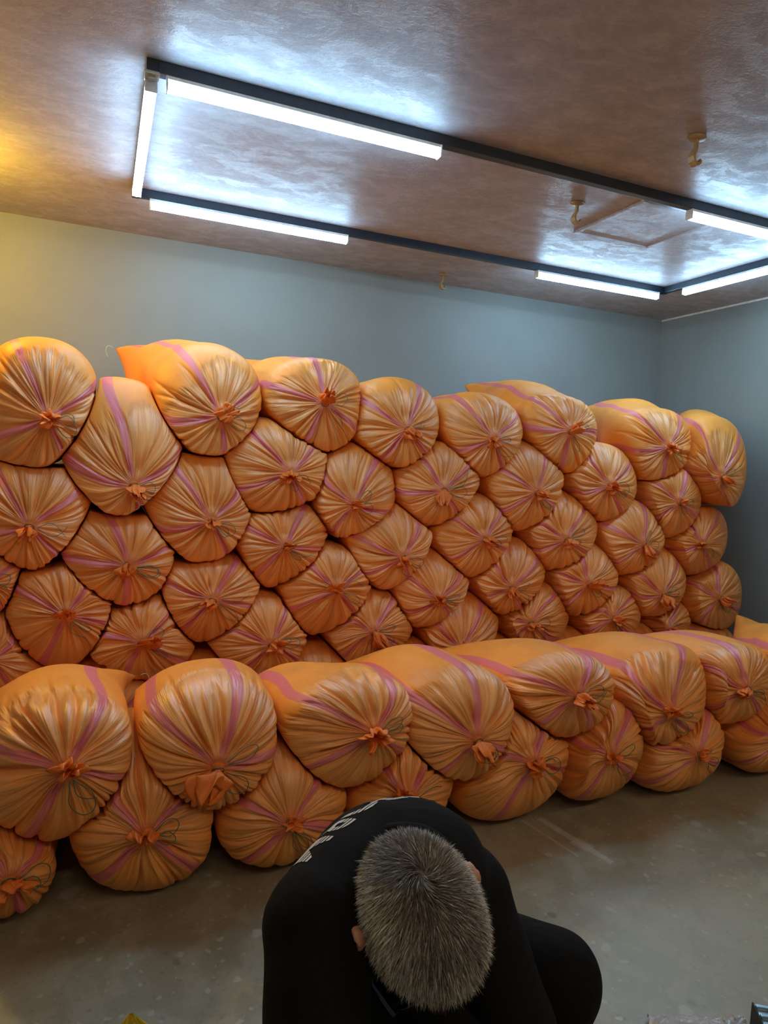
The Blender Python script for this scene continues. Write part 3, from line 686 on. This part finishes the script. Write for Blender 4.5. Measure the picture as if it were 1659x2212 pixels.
for i, (key, l, r, t_, b_, kx, ky, st, label, ex) in enumerate(FRONT):
    s = spec_from(key, l, r, t_, b_, kx, ky, st, 'orange '+label, ex, YMF if key[0] == 'H' else YMF-.02, .53, G_F, 200+i)
    if key[0] == 'H':
        zt = s['C'][1]+s['cell'][1]/2; s['C'] = (s['C'][0], zt/2+.002); s['b'] = zt/2*1.04; s['cell'] = (s['cell'][0], zt)
        s['rear'] = (s['C'][0], YMF+.84, s['C'][1]*.9)
    elif 'ear' not in ex:
        s['rear'] = (s['C'][0]-.02, YMF+.80, s['C'][1]-.12)
    fspecs.append(s)
for s in specs:
    if s['key'] == 'B1': s['rear'] = (s['C'][0]-.05, YMB+.80, s['C'][1]-.30); s['S'] = .27
    if s['key'] == 'A1': s['rear'] = (s['C'][0]-.12, YMB+.9, s['C'][1]-.02)
def neighbours(s, group):
    out = []
    for o in group:
        if o is s: continue
        dx, dz = o['C'][0]-s['C'][0], o['C'][1]-s['C'][1]; D = math.hypot(dx, dz)
        if D > .95 or D < .02: continue
        nx, nz = dx/D, dz/D
        r1 = math.hypot(s['cell'][0]/2*nx, s['cell'][1]/2*nz); r2 = math.hypot(o['cell'][0]/2*nx, o['cell'][1]/2*nz)
        t_ = (D*D+r1*r1-r2*r2)/(2*D)
        t_ = min(max(t_, .3*D), .7*D)
        out.append((s['C'][0]+nx*t_, s['C'][1]+nz*t_, nx, nz))
    return out
for s in fspecs:
    if s['key'] in ('H0', 'H1', 'H2', 'G3'): s['S'] = .25; s['rear'] = (s['rear'][0], s['rear'][1]-.04, s['rear'][2]-.06)
roots = {}
for s in specs: make_sack(s, neighbours(s, specs))
for s in fspecs: make_sack(s, neighbours(s, fspecs))

# ------------------------------------------------------------------ the seated man
def cloth_mat(name, col, rough):
    mm, nt, b = mat(name); p = objcoord(nt)
    n1 = noise(nt, p, 7, 4, 0.5, 0.6); n2 = noise(nt, p, 240, 2)
    L(nt, mixc(nt, n2, tuple(x*.8 for x in col), tuple(x*1.2 for x in col)), b.inputs['Base Color'])
    b.inputs['Roughness'].default_value = rough; b.inputs['Specular IOR Level'].default_value = .18
    L(nt, bump(nt, n2, .3, .0006, bump(nt, n1, .5, .02)), b.inputs['Normal']); return mm
M['shirt'] = cloth_mat('black_cotton', (.0045, .0036, .0036), .9)
M['trousers'] = cloth_mat('black_trouser_cloth', (.0038, .0033, .0036), .9)
M['collar'] = cloth_mat('black_ribbed_collar', (.008, .008, .008), .9)
M['print'] = simple('white_shirt_print', (.62, .60, .56), .6)
def skin_mat():
    mm, nt, b = mat('skin'); p = objcoord(nt)
    L(nt, ramp(nt, noise(nt, p, 25, 4), [(.3, (.42, .20, .125)), (.7, (.52, .265, .17))]), b.inputs['Base Color'])
    b.inputs['Roughness'].default_value = .5; b.inputs['Subsurface Weight'].default_value = .12; b.inputs['Subsurface Radius'].default_value = (.02, .008, .004)
    L(nt, bump(nt, noise(nt, p, 300, 3), .3, .0006), b.inputs['Normal']); return mm
M['skin'] = skin_mat()
def hair_mat():
    mm, nt, b = mat('grey_hair')
    a = N(nt, 'ShaderNodeAttribute', attribute_name='shade').outputs['Fac']
    L(nt, ramp(nt, a, [(0, (.035, .028, .022)), (.4, (.13, .11, .088)), (.75, (.40, .37, .32)), (1, (.72, .69, .62))]), b.inputs['Base Color'])
    b.inputs['Roughness'].default_value = .45; b.inputs['Specular IOR Level'].default_value = .35; return mm
M['hair'] = hair_mat()
M['scalp'] = simple('scalp_under_hair', (.10, .07, .055), .8, nscale=80)
M['glass_frame'] = simple('dark_blue_spectacle_frame', (.02, .03, .10), .25)
M['shoe'] = simple('dark_shoe', (.02, .02, .02), .5); M['sole'] = simple('grey_sole', (.15, .15, .14), .7)
M['wood'] = simple('worn_wood', (.22, .13, .07), .6)
V3 = lambda *a: np.array(a, float)
nrmz = lambda v: np.array(v, float)/np.linalg.norm(v)
def ball_chain(pts, rads, flat=None, n=20, step=.012):
    """closed tapered tube with round ends; flat=(dir, factor) squashes the section along dir"""
    pts = [np.array(p, float) for p in pts]; P_, R_ = [], []
    for i in range(len(pts)-1):
        ln = np.linalg.norm(pts[i+1]-pts[i]); k = max(2, int(ln/step))
        for j in range(k): t_ = j/k; P_.append(pts[i]*(1-t_)+pts[i+1]*t_); R_.append(rads[i]*(1-t_)+rads[i+1]*t_)
    P_.append(pts[-1]); R_.append(rads[-1]); P_ = np.array(P_); R_ = np.array(R_)
    for _ in range(max(1, int(len(P_)/6))):
        if len(P_) > 4: P_[1:-1] = (P_[:-2]+2*P_[1:-1]+P_[2:])/4; R_[1:-1] = (R_[:-2]+2*R_[1:-1]+R_[2:])/4
    d0 = nrmz(P_[0]-P_[1]); d1 = nrmz(P_[-1]-P_[-2])
    a_ = np.linspace(PI/2*.96, 0, 6)[:-1]
    Ps = [P_[0]+d0*R_[0]*math.sin(a) for a in a_]; Rs = [max(.0006, R_[0]*math.cos(a)) for a in a_]
    Pe = [P_[-1]+d1*R_[-1]*math.sin(a) for a in a_[::-1]]; Re = [max(.0006, R_[-1]*math.cos(a)) for a in a_[::-1]]
    V, Fc = tube_data(np.array(Ps+list(P_)+Pe), np.array(Rs+list(R_)+Re), n)
    if flat:
        fd, ff = nrmz(flat[0]), flat[1]; cc = np.array(Ps+list(P_)+Pe); V = np.array(V).reshape(len(cc), n, 3)
        rel = V-cc[:, None]; V = (cc[:, None]+rel-(1-ff)*(rel @ fd)[..., None]*fd).reshape(-1, 3)
    return V, Fc
def ellipsoid(c, ax, r, nu=28, nv=18, fn=None):
    ax = [nrmz(a) for a in ax]; V = []
    for i in range(nv+1):
        t_ = PI*min(max(i/nv, .012), .988)
        for j in range(nu):
            p_ = 2*PI*j/nu; q_ = V3(math.sin(t_)*math.cos(p_), math.sin(t_)*math.sin(p_), math.cos(t_))
            l = q_*np.array(r)
            if fn: l = fn(q_, l)
            V.append(c+ax[0]*l[0]+ax[1]*l[1]+ax[2]*l[2])
    Fc = [(i*nu+j, (i+1)*nu+j, (i+1)*nu+(j+1) % nu, i*nu+(j+1) % nu) for i in range(nv) for j in range(nu)]
    Fc += [tuple(range(nu)), tuple(nv*nu+j for j in range(nu))[::-1]]
    return V, Fc
DG = None
def fused(name, parts, voxel, smooth_it, m_, parent, base, noise_amp=0.0):
    """one continuous closed surface grown over the given volumes"""
    V, Fc = join_data(parts); me = new_mesh(name, V, Fc, [m_])
    bm = bmesh.new(); bm.from_mesh(me); bmesh.ops.recalc_face_normals(bm, faces=bm.faces); bm.to_mesh(me); bm.free()
    o = link(name, me)
    r = o.modifiers.new('r', 'REMESH'); r.mode = 'VOXEL'; r.voxel_size = voxel
    sm = o.modifiers.new('s', 'SMOOTH'); sm.factor = .5; sm.iterations = smooth_it
    dg = bpy.context.evaluated_depsgraph_get(); ev = o.evaluated_get(dg); me2 = bpy.data.meshes.new_from_object(ev)
    bpy.data.objects.remove(o); me2.name = name
    if len(me2.materials) == 0: me2.materials.append(m_)
    if noise_amp:
        n_ = len(me2.vertices); co = np.zeros(n_*3); me2.vertices.foreach_get('co', co); co = co.reshape(-1, 3)
        nn = np.zeros(n_*3); me2.vertices.foreach_get('normal', nn); nn = nn.reshape(-1, 3)
        d = noise_amp*(np.sin(co[:, 0]*38+co[:, 1]*17+2*np.sin(co[:, 2]*21))*np.sin(co[:, 2]*29-co[:, 0]*13)+.5*np.sin(co[:, 1]*61+co[:, 2]*47))
        co += nn*d[:, None]; me2.vertices.foreach_set('co', co.reshape(-1))
    me2.transform(Matrix.Translation(Vector(-base)))
    me2.polygons.foreach_set('use_smooth', [True]*len(me2.polygons)); me2.update()
    return link(name, me2, parent)
sd_R, sd_U, sd_B = CR[0], CR[1], CR[2]
HD = at(915, 1978, .90)
Zh = nrmz(CAM-HD); Zh = nrmz(Zh+.33*sd_R-.13*sd_U); Yh = .26*sd_R-.965*sd_U; Yh = nrmz(Yh-Zh*(Yh @ Zh)); Xh = np.cross(Yh, Zh)   # Yh = where the face looks, Zh = crown
PEL = V3(.514, 1.18, .47); C7 = at(872, 1852, 1.05); SHR = at(690, 1990, .93); SHL = at(1000, 1925, 1.12)
ELR, ELL = V3(.235, .66, .60), V3(.60, .76, .56); WR, WL = V3(.34, .47, .44), V3(.47, .50, .43)
KL, KR = at(1197, 2115, 1.13), at(955, 2300, .98)
AL, AR = V3(KL[0]-.02, KL[1]+.10, .10), V3(KR[0]-.02, KR[1]+.08, .10)
side = nrmz(SHL-SHR); fwd = nrmz(V3(.4, -.9, 0)); bcen = (SHL+SHR)/2
HL, HR = PEL+nrmz(V3(side[0], side[1], 0))*.09-V3(0, 0, .035), PEL-nrmz(V3(side[0], side[1], 0))*.09
UB = at(868, 1910, 1.10); MID = (UB+PEL)/2+V3(.0, .03, .055)
def head_fn(q_, l):
    x, y, z = q_; l = l.copy()
    if z < 0: l[0] *= 1-.30*(-z)**1.5; l[1] *= 1-.10*(-z)
    if y < 0 and z < -.2: l[1] *= 1-.35*(-z-.2)
    g = lambda cx, cz, sx, sz: math.exp(-((x-cx)/sx)**2-((z-cz)/sz)**2) if y > 0 else 0
    l[1] += .020*g(0, -.28, .13, .20)+.010*g(0, -.38, .16, .07)-.010*(g(.36, -.08, .17, .10)+g(-.36, -.08, .17, .10))
    l[1] += .005*g(0, .08, .6, .08)+.007*g(0, -.62, .22, .05)+.005*g(0, -.72, .22, .04)+.008*g(0, -.93, .3, .12)
    return l
def ear(sgn):
    c = HD+Xh*sgn*.078-Zh*.030-Yh*.012
    out = []
    a_ = np.linspace(-.35*PI, 1.25*PI, 16)
    rim = [c+Xh*sgn*(.010+.006*math.sin(max(0, a)))+Yh*(-.017*math.cos(a))*1.0+Zh*(.030*math.sin(a)) for a in a_]
    out.append(ball_chain(rim, [.0048]*16, n=8, step=.004))
    out.append(ellipsoid(c+Xh*sgn*.005, (Xh, Yh, Zh), (.006, .016, .027), 14, 10))
    out.append(ball_chain([c+Xh*sgn*.006-Zh*.026, c+Xh*sgn*.006-Zh*.034], [.0075, .006], n=8))
    return out
def hand(wr, d, nrm_, sgn):
    """palm, four unequal curled fingers and a thumb leaving the palm's side"""
    d = nrmz(d); nrm_ = nrmz(nrm_-d*(nrm_ @ d)); sv = np.cross(d, nrm_)*sgn; out = []
    pc = wr+d*.050
    out.append(ellipsoid(pc, (sv, d, nrm_), (.041, .052, .016), 20, 14))
    for k, (o_, ln) in enumerate(((.030, .068), (.010, .076), (-.010, .070), (-.029, .055))):
        b0 = wr+d*(.088-.004*abs(k-1.2))+sv*o_; p_ = [b0-d*.02, b0]; ang = .25
        for s_, f_ in ((ln*.45, .45), (ln*.32, .55), (ln*.23, .4)):
            p_.append(p_[-1]+(d*math.cos(ang)-nrm_*math.sin(ang))*s_); ang += f_
        out.append(ball_chain(p_, [.009, .0092, .0085, .0078, .0068], n=10, step=.006))
    t0 = wr+d*.025+sv*.030
    out.append(ball_chain([t0-sv*.012, t0+sv*.016+d*.018, t0+sv*.026+d*.045-nrm_*.008, t0+sv*.022+d*.068-nrm_*.018], [.012, .0115, .0095, .008], n=10, step=.006))
    return out
body = []
body.append(ellipsoid(HD-Zh*.028, (Xh, Yh, Zh), (.0755, .098, .120), 44, 34, head_fn))
body += ear(1)+ear(-1)
for sx in (-1, 1): body.append(ellipsoid(HD+Yh*.078+Xh*sx*.030-Zh*.040, (Xh, Yh, Zh), (.013, .012, .009), 12, 10))
body.append(ball_chain([HD-Zh*.10-Yh*.030, C7-(C7-HD)*.15, C7+nrmz(UB-C7)*.04], [.055, .058, .070]))
body.append(ball_chain([UB, MID, PEL+V3(0, 0, .03)], [.125, .120, .115], flat=(nrmz(np.cross(side, PEL-UB)), .80), n=28))
body.append(ball_chain([SHR, bcen+V3(0, .03, .02), SHL], [.060, .080, .060]))
body.append(ball_chain([SHR, ELR], [.052, .040])); body.append(ball_chain([SHL, ELL], [.052, .040]))
body.append(ball_chain([ELR, WR], [.040, .027])); body.append(ball_chain([ELL, WL], [.040, .027]))
for a, b_, c_, r3 in ((HL, KL, AL, 0), (HR, KR, AR, 0)):
    body.append(ball_chain([a, b_], [.085, .058])); body.append(ball_chain([b_, (b_+c_)/2+V3(.01, .02, .02), c_], [.056, .050, .036]))
    ft = nrmz(V3(b_[0]-PEL[0], b_[1]-PEL[1], 0)); body.append(ball_chain([c_-ft*.03-V3(0, 0, .05), c_+ft*.08-V3(0, 0, .06), c_+ft*.17-V3(0, 0, .07)], [.032, .034, .022]))
body += hand(WR, V3(.075, -.03, -.02), V3(0, -.3, 1), -1)+hand(WL, V3(-.07, -.035, -.02), V3(0, -.3, 1), 1)
PB = V3(PEL[0], PEL[1], 0.0)
person = thing('person', 'seated man bent far forward in black clothes, head bowed, short grey hair', 'person', tuple(PB))
fused('body', body, .0055, 2, M['skin'], person, PB)
# trousers and shirt are their own shells over the body
tr = [ball_chain([PEL+V3(0, 0, .05), PEL+V3(0, 0, -.02)], [.135, .140]), ball_chain([HL, HR], [.125, .125])]
for a, b_, c_ in ((HL, KL, AL), (HR, KR, AR)):
    tr.append(ball_chain([a, a*.4+b_*.6, b_+V3(0, 0, 0)], [.105, .092, .080], n=28)); tr.append(ball_chain([b_, (b_+c_)/2+V3(.01, .02, .02), c_+V3(0, 0, .02)], [.079, .076, .068], n=28))
fused('trousers', tr, .010, 10, M['trousers'], person, PB, .0016)
sh = [ball_chain([UB, MID, PEL+V3(0, 0, .06)], [.146, .150, .146], flat=(nrmz(np.cross(side, PEL-UB)), .88), n=36),
      ball_chain([SHR, bcen+V3(0, .05, .025), SHL], [.078, .108, .078], n=28),
      ball_chain([SHR*.6+UB*.4, UB+V3(0, 0, .012), SHL*.6+UB*.4], [.080, .100, .080], n=28),
      ball_chain([C7*.8+UB*.2, UB], [.068, .100], n=28),
      ball_chain([SHR, SHR*.45+ELR*.55, ELR], [.074, .070, .062], n=24), ball_chain([SHL, SHL*.45+ELL*.55, ELL], [.074, .068, .060], n=24),
      ball_chain([ELR, WR], [.060, .042], n=24), ball_chain([ELL, WL], [.060, .042], n=24)]
shirt = fused('shirt', sh, .009, 8, M['shirt'], person, PB, .0016)
# collar ring round the neck
nd_ = nrmz(HD-Zh*.08-C7); cc = C7+nd_*.010; e_a = nrmz(np.cross(nd_, V3(0, 0, 1))); e_b = np.cross(nd_, e_a)
ring = [cc+.072*math.cos(a)*e_a+.070*math.sin(a)*e_b for a in np.linspace(0, 2*PI, 41)]
V_, Fc = tube_data([p_-PB for p_ in ring], .010, 10, False); link('collar', new_mesh('collar', V_, Fc, [M['collar']]), person)
# shoes
for c_, k_ in ((AL, KL), (AR, KR)):
    ft = nrmz(V3(k_[0]-PEL[0], k_[1]-PEL[1], 0))
    o = fused('shoe', [ball_chain([c_-ft*.045-V3(0, 0, .052), c_+ft*.08-V3(0, 0, .053), c_+ft*.19-V3(0, 0, .062)], [.046, .047, .036]), ball_chain([c_-V3(0, 0, .01), c_-V3(0, 0, .05)], [.042, .045])], .008, 4, M['shoe'], person, PB)
    nn = len(o.data.vertices); co = np.zeros(nn*3); o.data.vertices.foreach_get('co', co); co = co.reshape(-1, 3); co[:, 2] = np.maximum(co[:, 2], .004); o.data.vertices.foreach_set('co', co.reshape(-1))
# eyes (closed lids rest on these), spectacles
for sx in (-1, 1):
    V_, Fc = ellipsoid(HD+Yh*.083+Xh*sx*.030-Zh*.040-PB, (Xh, Yh, Zh), (.0105, .0105, .0105), 14, 10)
sp = []
for sx in (-1, 1):
    cx = HD+Yh*.098+Xh*sx*.033-Zh*.058
    lens = [cx+Xh*.024*math.copysign(abs(math.cos(a))**.7, math.cos(a))+Zh*.015*math.copysign(abs(math.sin(a))**.7, math.sin(a)) for a in np.linspace(0, 2*PI, 25)]
    sp.append(tube_data([p_-PB for p_ in lens], .0018, 6, False))
    sp.append(tube_data([p_-PB for p_ in (cx+Xh*sx*.024, HD+Yh*.095+Xh*sx*.072-Zh*.038, HD+Yh*.05+Xh*sx*.087-Zh*.032, HD+Xh*sx*.086-Zh*.024, HD-Yh*.025+Xh*sx*.082-Zh*.036)], .0026, 6))
sp.append(tube_data([p_-PB for p_ in (HD+Yh*.100-Xh*.010-Zh*.054, HD+Yh*.106-Zh*.051, HD+Yh*.100+Xh*.010-Zh*.054)], .0018, 6))
V_, Fc = join_data(sp); gl = link('spectacles', new_mesh('spectacles', V_, Fc, [M['glass_frame']]), person); gl['label'] = 'dark blue spectacles'
# hair: scalp cap and some 26,000 short strands combed out from the whorl
HC = HD-Zh*.028; HR_ = np.array([.0775, .1005, .122])
def on_head(q_):
    l = head_fn(q_, q_*HR_); return HC+Xh*l[0]+Yh*l[1]+Zh*l[2]
def hairline(q_):
    x, y, z = q_
    lo = .30 if y > .55 else (-.02 if y > .1 else (-.18 if y > -.3 else -.52))
    if y > .1: t_ = min(1, max(0, (y-.1)/.7)); lo = -.05+.50*t_
    elif y > -.35: t_ = (.1-y)/.45; lo = -.05-.30*t_
    else: lo = -.35-.22*min(1, (-y-.35)/.5)
    return z-lo
rh = np.random.RandomState(5)
whorl = nrmz(V3(.02, -.60, .80))
NS = 26000; VV, FF, SH = [], [], []
cnt = 0
while cnt < NS:
    q_ = rh.normal(size=3); q_ /= np.linalg.norm(q_)
    hl = hairline(q_)
    if hl < rh.uniform(-.02, .05): continue
    nw = q_/HR_; nw = nrmz(Xh*nw[0]+Yh*nw[1]+Zh*nw[2]); p_ = on_head(q_)
    tq = q_-whorl*(q_ @ whorl); dist = np.linalg.norm(q_-whorl); tl_ = tq/(np.linalg.norm(tq)+1e-6); tl_ = tl_-q_*(tl_ @ q_)
    cr_ = np.cross(q_, tl_); sw = math.exp(-(dist/.45)**2)*.9
    dq = tl_*math.cos(sw)+cr_*math.sin(sw); dw = nrmz(Xh*dq[0]+Yh*dq[1]+Zh*dq[2]+nw*0)+rh.normal(size=3)*.16
    ln = rh.uniform(.013, .023)*(1+.35*max(0, q_[1]))*(.75 if q_[2] < .0 else 1)
    lift = rh.uniform(.35, .75)
    d1 = nrmz(dw+nw*lift*1.2); d2 = nrmz(dw+nw*(lift*.35)); sdv = nrmz(np.cross(d1, nw)+rh.normal(size=3)*.2)*.00055
    a0 = p_-nw*.001; a1 = a0+d1*ln*.5; a2 = a1+d2*ln*.55
    o_ = len(VV); VV += [a0-sdv, a0+sdv, a1+sdv*.8, a1-sdv*.8, a2]
    FF += [(o_, o_+1, o_+2, o_+3), (o_+3, o_+2, o_+4)]
    grey = .33+.46*smoothstep(.30, .9, abs(q_[0]))+.34*smoothstep(.15, .8, q_[1])-.10*math.exp(-(dist/.5)**2)
    s_ = float(np.clip(grey+rh.normal()*.24, 0, 1)); SH += [s_]*5; cnt += 1
VV = np.array(VV)-PB
me = new_mesh('hair', VV, FF, [M['hair']]); at_ = me.attributes.new('shade', 'FLOAT', 'POINT'); at_.data.foreach_set('value', np.array(SH, np.float32))
hr = link('hair', me, person); hr['kind'] = 'stuff'; hr['label'] = 'short grey hair, whiter at the sides'
# scalp shading under the strands
nu, nv = 60, 40; V_, keep = [], []
for i in range(nv+1):
    t_ = PI*max(i, .05)/nv*.72
    for j in range(nu):
        a = 2*PI*j/nu; q_ = V3(math.sin(t_)*math.cos(a), math.sin(t_)*math.sin(a), math.cos(t_)); V_.append(on_head(q_)+(on_head(q_)-HC)*.004-PB); keep.append(hairline(q_) > 0)
Fc = [(i*nu+j, (i+1)*nu+j, (i+1)*nu+(j+1) % nu, i*nu+(j+1) % nu) for i in range(nv) for j in range(nu)]
Fc = [f_ for f_ in Fc if all(keep[k] for k in f_)]
link('hair_cap', new_mesh('hair_cap', V_, Fc, [M['scalp']]), person)
# back print, lettering cast onto the shirt
def shirt_print():
    from mathutils.bvhtree import BVHTree
    dg = bpy.context.evaluated_depsgraph_get()
    bt = BVHTree.FromPolygons([v.co[:] for v in shirt.data.vertices], [p_.vertices[:] for p_ in shirt.data.polygons])
    cu = bpy.data.curves.new('t', 'FONT'); cu.body = 'STORM'; cu.size = 1; cu.align_x = 'LEFT'; cu.offset = .018; cu.resolution_u = 4
    o = link('t', cu); me = bpy.data.meshes.new_from_object(o.evaluated_get(bpy.context.evaluated_depsgraph_get())); bpy.data.objects.remove(o)
    bm = bmesh.new(); bm.from_mesh(me)
    xs = [v.co.x for v in bm.verts]; ys = [v.co.y for v in bm.verts]; x0, x1, y0, y1 = min(xs), max(xs), min(ys), max(ys)
    for v in bm.verts: v.co = Vector(((v.co.x-x0)/(x1-x0), (v.co.y-y0)/(y1-y0), 0))
    # two short bars that lead in before the word
    for (a, b_) in ((-.16, -.05), (-.33, -.21)):
        vs = [bm.verts.new(c_) for c_ in ((a, .25, 0), (b_, .25, 0), (b_+.015, .75, 0), (a+.015, .75, 0))]; bm.faces.new(vs)
    # speed-line slits through the upper part of the letters
    for yc in (.70, .80, .90):
        for off in (-.018, .018):
            bmesh.ops.bisect_plane(bm, geom=bm.verts[:]+bm.edges[:]+bm.faces[:], plane_co=(0, yc+off, 0), plane_no=(0, 1, 0))
        dl = [f_ for f_ in bm.faces if abs(f_.calc_center_median().y-yc) < .0175]
        bmesh.ops.delete(bm, geom=dl, context='FACES')
    for xc in np.linspace(-.3, .98, 60): bmesh.ops.bisect_plane(bm, geom=bm.verts[:]+bm.edges[:]+bm.faces[:], plane_co=(xc, 0, 0), plane_no=(1, 0, 0))
    for yc in np.linspace(.08, .64, 6): bmesh.ops.bisect_plane(bm, geom=bm.verts[:]+bm.edges[:]+bm.faces[:], plane_co=(0, yc, 0), plane_no=(0, 1, 0))
    bmesh.ops.triangulate(bm, faces=bm.faces[:])
    bx = -nrmz(V3(side[0], side[1], side[2])); up = nrmz(PRINT_UP-bx*(PRINT_UP @ bx)); nb_ = nrmz(np.cross(bx, up))
    if nb_[2] < 0: nb_ = -nb_
    for v in bm.verts:
        p_ = PRINT_O+bx*(v.co.x-.5)*PRINT_W+up*(v.co.y-.5)*PRINT_H+nb_*.25-PB
        h_ = bt.ray_cast(Vector(p_), Vector(-nb_), .6)
        v.co = (h_[0]+h_[1]*.0012) if h_[0] else Vector(p_-nb_*.4)
    bad = [f_ for f_ in bm.faces if f_.calc_area() > 6e-4]; bmesh.ops.delete(bm, geom=bad, context='FACES')
    me2 = bpy.data.meshes.new('shirt_print'); bm.to_mesh(me2); bm.free(); me2.materials.append(M['print'])
    o = link('shirt_print', me2, shirt); o['label'] = 'white lettering across the back'
PRINT_O = UB+side*(-.06)+(C7-UB)*.25+V3(-.02, .03, .06); PRINT_UP = C7-MID; PRINT_W, PRINT_H = .26, .075
shirt_print()
# low stool that carries him
t = thing('stool', 'low wooden stool under the seated man', 'stool', (PEL[0], PEL[1], 0))
box_obj('seat', (-.16, -.13, .27), (.16, .13, .30), M['wood'], t, .006)
for sx in (-1, 1):
    for sy in (-1, 1): box_obj('leg', (sx*.135-.018, sy*.105-.018, 0), (sx*.135+.018, sy*.105+.018, .27), M['wood'], t, .003)

# ------------------------------------------------------------------ things at the near edge of the floor
def crumpled(name, pts_fn, nu, nv, m_, parent, amp, seed, thick=.0015):
    r_ = np.random.RandomState(seed); V = []
    ks = r_.normal(size=(8, 2))*np.array([[22, 22]]); ph = r_.uniform(0, 6, 8)
    for i in range(nv+1):
        for j in range(nu+1):
            u_, v_ = j/nu, i/nv; p_ = np.array(pts_fn(u_, v_), float)
            d = sum(abs(math.sin(k[0]*u_+k[1]*v_+f_)) for k, f_ in zip(ks, ph))/8-.5
            V.append(p_+V3(d*amp*.6, -d*amp*.4, d*amp))
    V = [V3(p_[0], p_[1], max(p_[2], .004)) for p_ in V]
    Fc = [(i*(nu+1)+j, i*(nu+1)+j+1, (i+1)*(nu+1)+j+1, (i+1)*(nu+1)+j) for i in range(nv) for j in range(nu)]
    o = link(name, new_mesh(name, V, Fc, [m_], smooth=False), parent)
    sd_ = o.modifiers.new('t', 'SOLIDIFY'); sd_.thickness = thick; return o
M['yellow_plastic'] = simple('yellow_plastic_film', (.62, .40, .015), .3, nscale=20, namp=.35)
M['grey_plastic'] = simple('grey_plastic_film', (.42, .40, .40), .25, nscale=14, namp=.3)
pk_ = atZ(281, 2192, .16); base = V3(pk_[0], pk_[1], 0)
t = thing('plastic_bag', 'peak of a crumpled yellow plastic bag at the near floor edge', 'bag', tuple(base))
def yb(u_, v_):
    a = 2*PI*u_; r0 = .002+.10*v_**.9*(1+.18*math.sin(3*a+.5)+.10*math.sin(5*a)); z = .16*(1-v_)**1.15+.012*math.sin(4*a)*v_*(1-v_)
    return (r0*math.cos(a)*1.0, r0*math.sin(a)*.8, z)
crumpled('bag_film', yb, 40, 16, M['yellow_plastic'], t, .012, 3)
c0 = atZ(1548, 2262, .04)
t = thing('plastic_sheet', 'crumpled grey plastic sheet lying at the near floor edge', 'plastic sheet', (c0[0], c0[1], 0))
rr_ = V3(*CR[0][:2], 0); rr_ /= np.linalg.norm(rr_); fw_ = V3(-rr_[1], rr_[0], 0)
crumpled('sheet_film', lambda u_, v_: rr_*((u_-.5)*.26)+fw_*((v_-.5)*.24)+V3(0, 0, .012+.055*math.sin(PI*min(1, max(0, v_)))*math.sin(PI*min(1, u_*1.2+.02))**.5 if u_ < .8 else .02), 46, 34, M['grey_plastic'], t, .03, 9)
c0 = atZ(1672, 2215, .10)
t = thing('metal_rail', 'end of a blue grey ribbed metal rail at the near floor corner', 'rail', (c0[0]+.012, c0[1]+.015, 0), rotz=-.55)
M['rail'] = simple('brushed_blue_grey_metal', (.38, .48, .52), .3, metal=.85); M['rail_end'] = simple('dark_rail_end', (.02, .018, .016), .6)
box_obj('rail_body', (-.02, -.06, 0), (.55, .06, .088), M['rail'], t, .003)
box_obj('end_plate', (-.024, -.062, 0), (-.020, .062, .09), M['rail_end'], t, .001)
for y in (-.045, -.015, .015, .045): box_obj('rib', (-.02, y-.006, .088), (.55, y+.006, .096), M['rail'], t, .002)

# small finds: a yellow scrap behind the wedged sack, loose stitching threads on sewn corners
c0 = atY(226, 850, 3.72)
t = thing('plastic_scrap', 'tiny yellow plastic scrap poking out beside the first top row sack', 'scrap', tuple(c0))
crumpled('scrap_film', lambda u_, v_: (-.03+.06*u_, .02*v_, -.03+.055*v_*(.5+.5*math.sin(PI*u_))), 12, 8, M['yellow_plastic'], t, .012, 4)
def thread_on(i, px, py, Y, dirx):
    r_ = [o for o in bpy.data.objects if o.get('label') == i][0]; e = atY(px, py, Y); b0 = np.array(r_.location)
    pts = [e-b0+V3(dirx*.035*math.sin(q_*2.4), 0, .010*math.sin(q_*5)-.045*q_**2) for q_ in np.linspace(0, 1, 14)]
    V_, Fc = tube_data(pts, .0013, 5); link('loose_thread', new_mesh('loose_thread', V_, Fc, [M['thread']]), r_)
thread_on('orange '+BACK[1][-2], 243, 750, 4.27, -1)
thread_on('orange '+FRONT[0][-2], 303, 1459, 2.96, 1)
thread_on('orange '+FRONT[1][-2], 570, 1459, 2.96, 1)
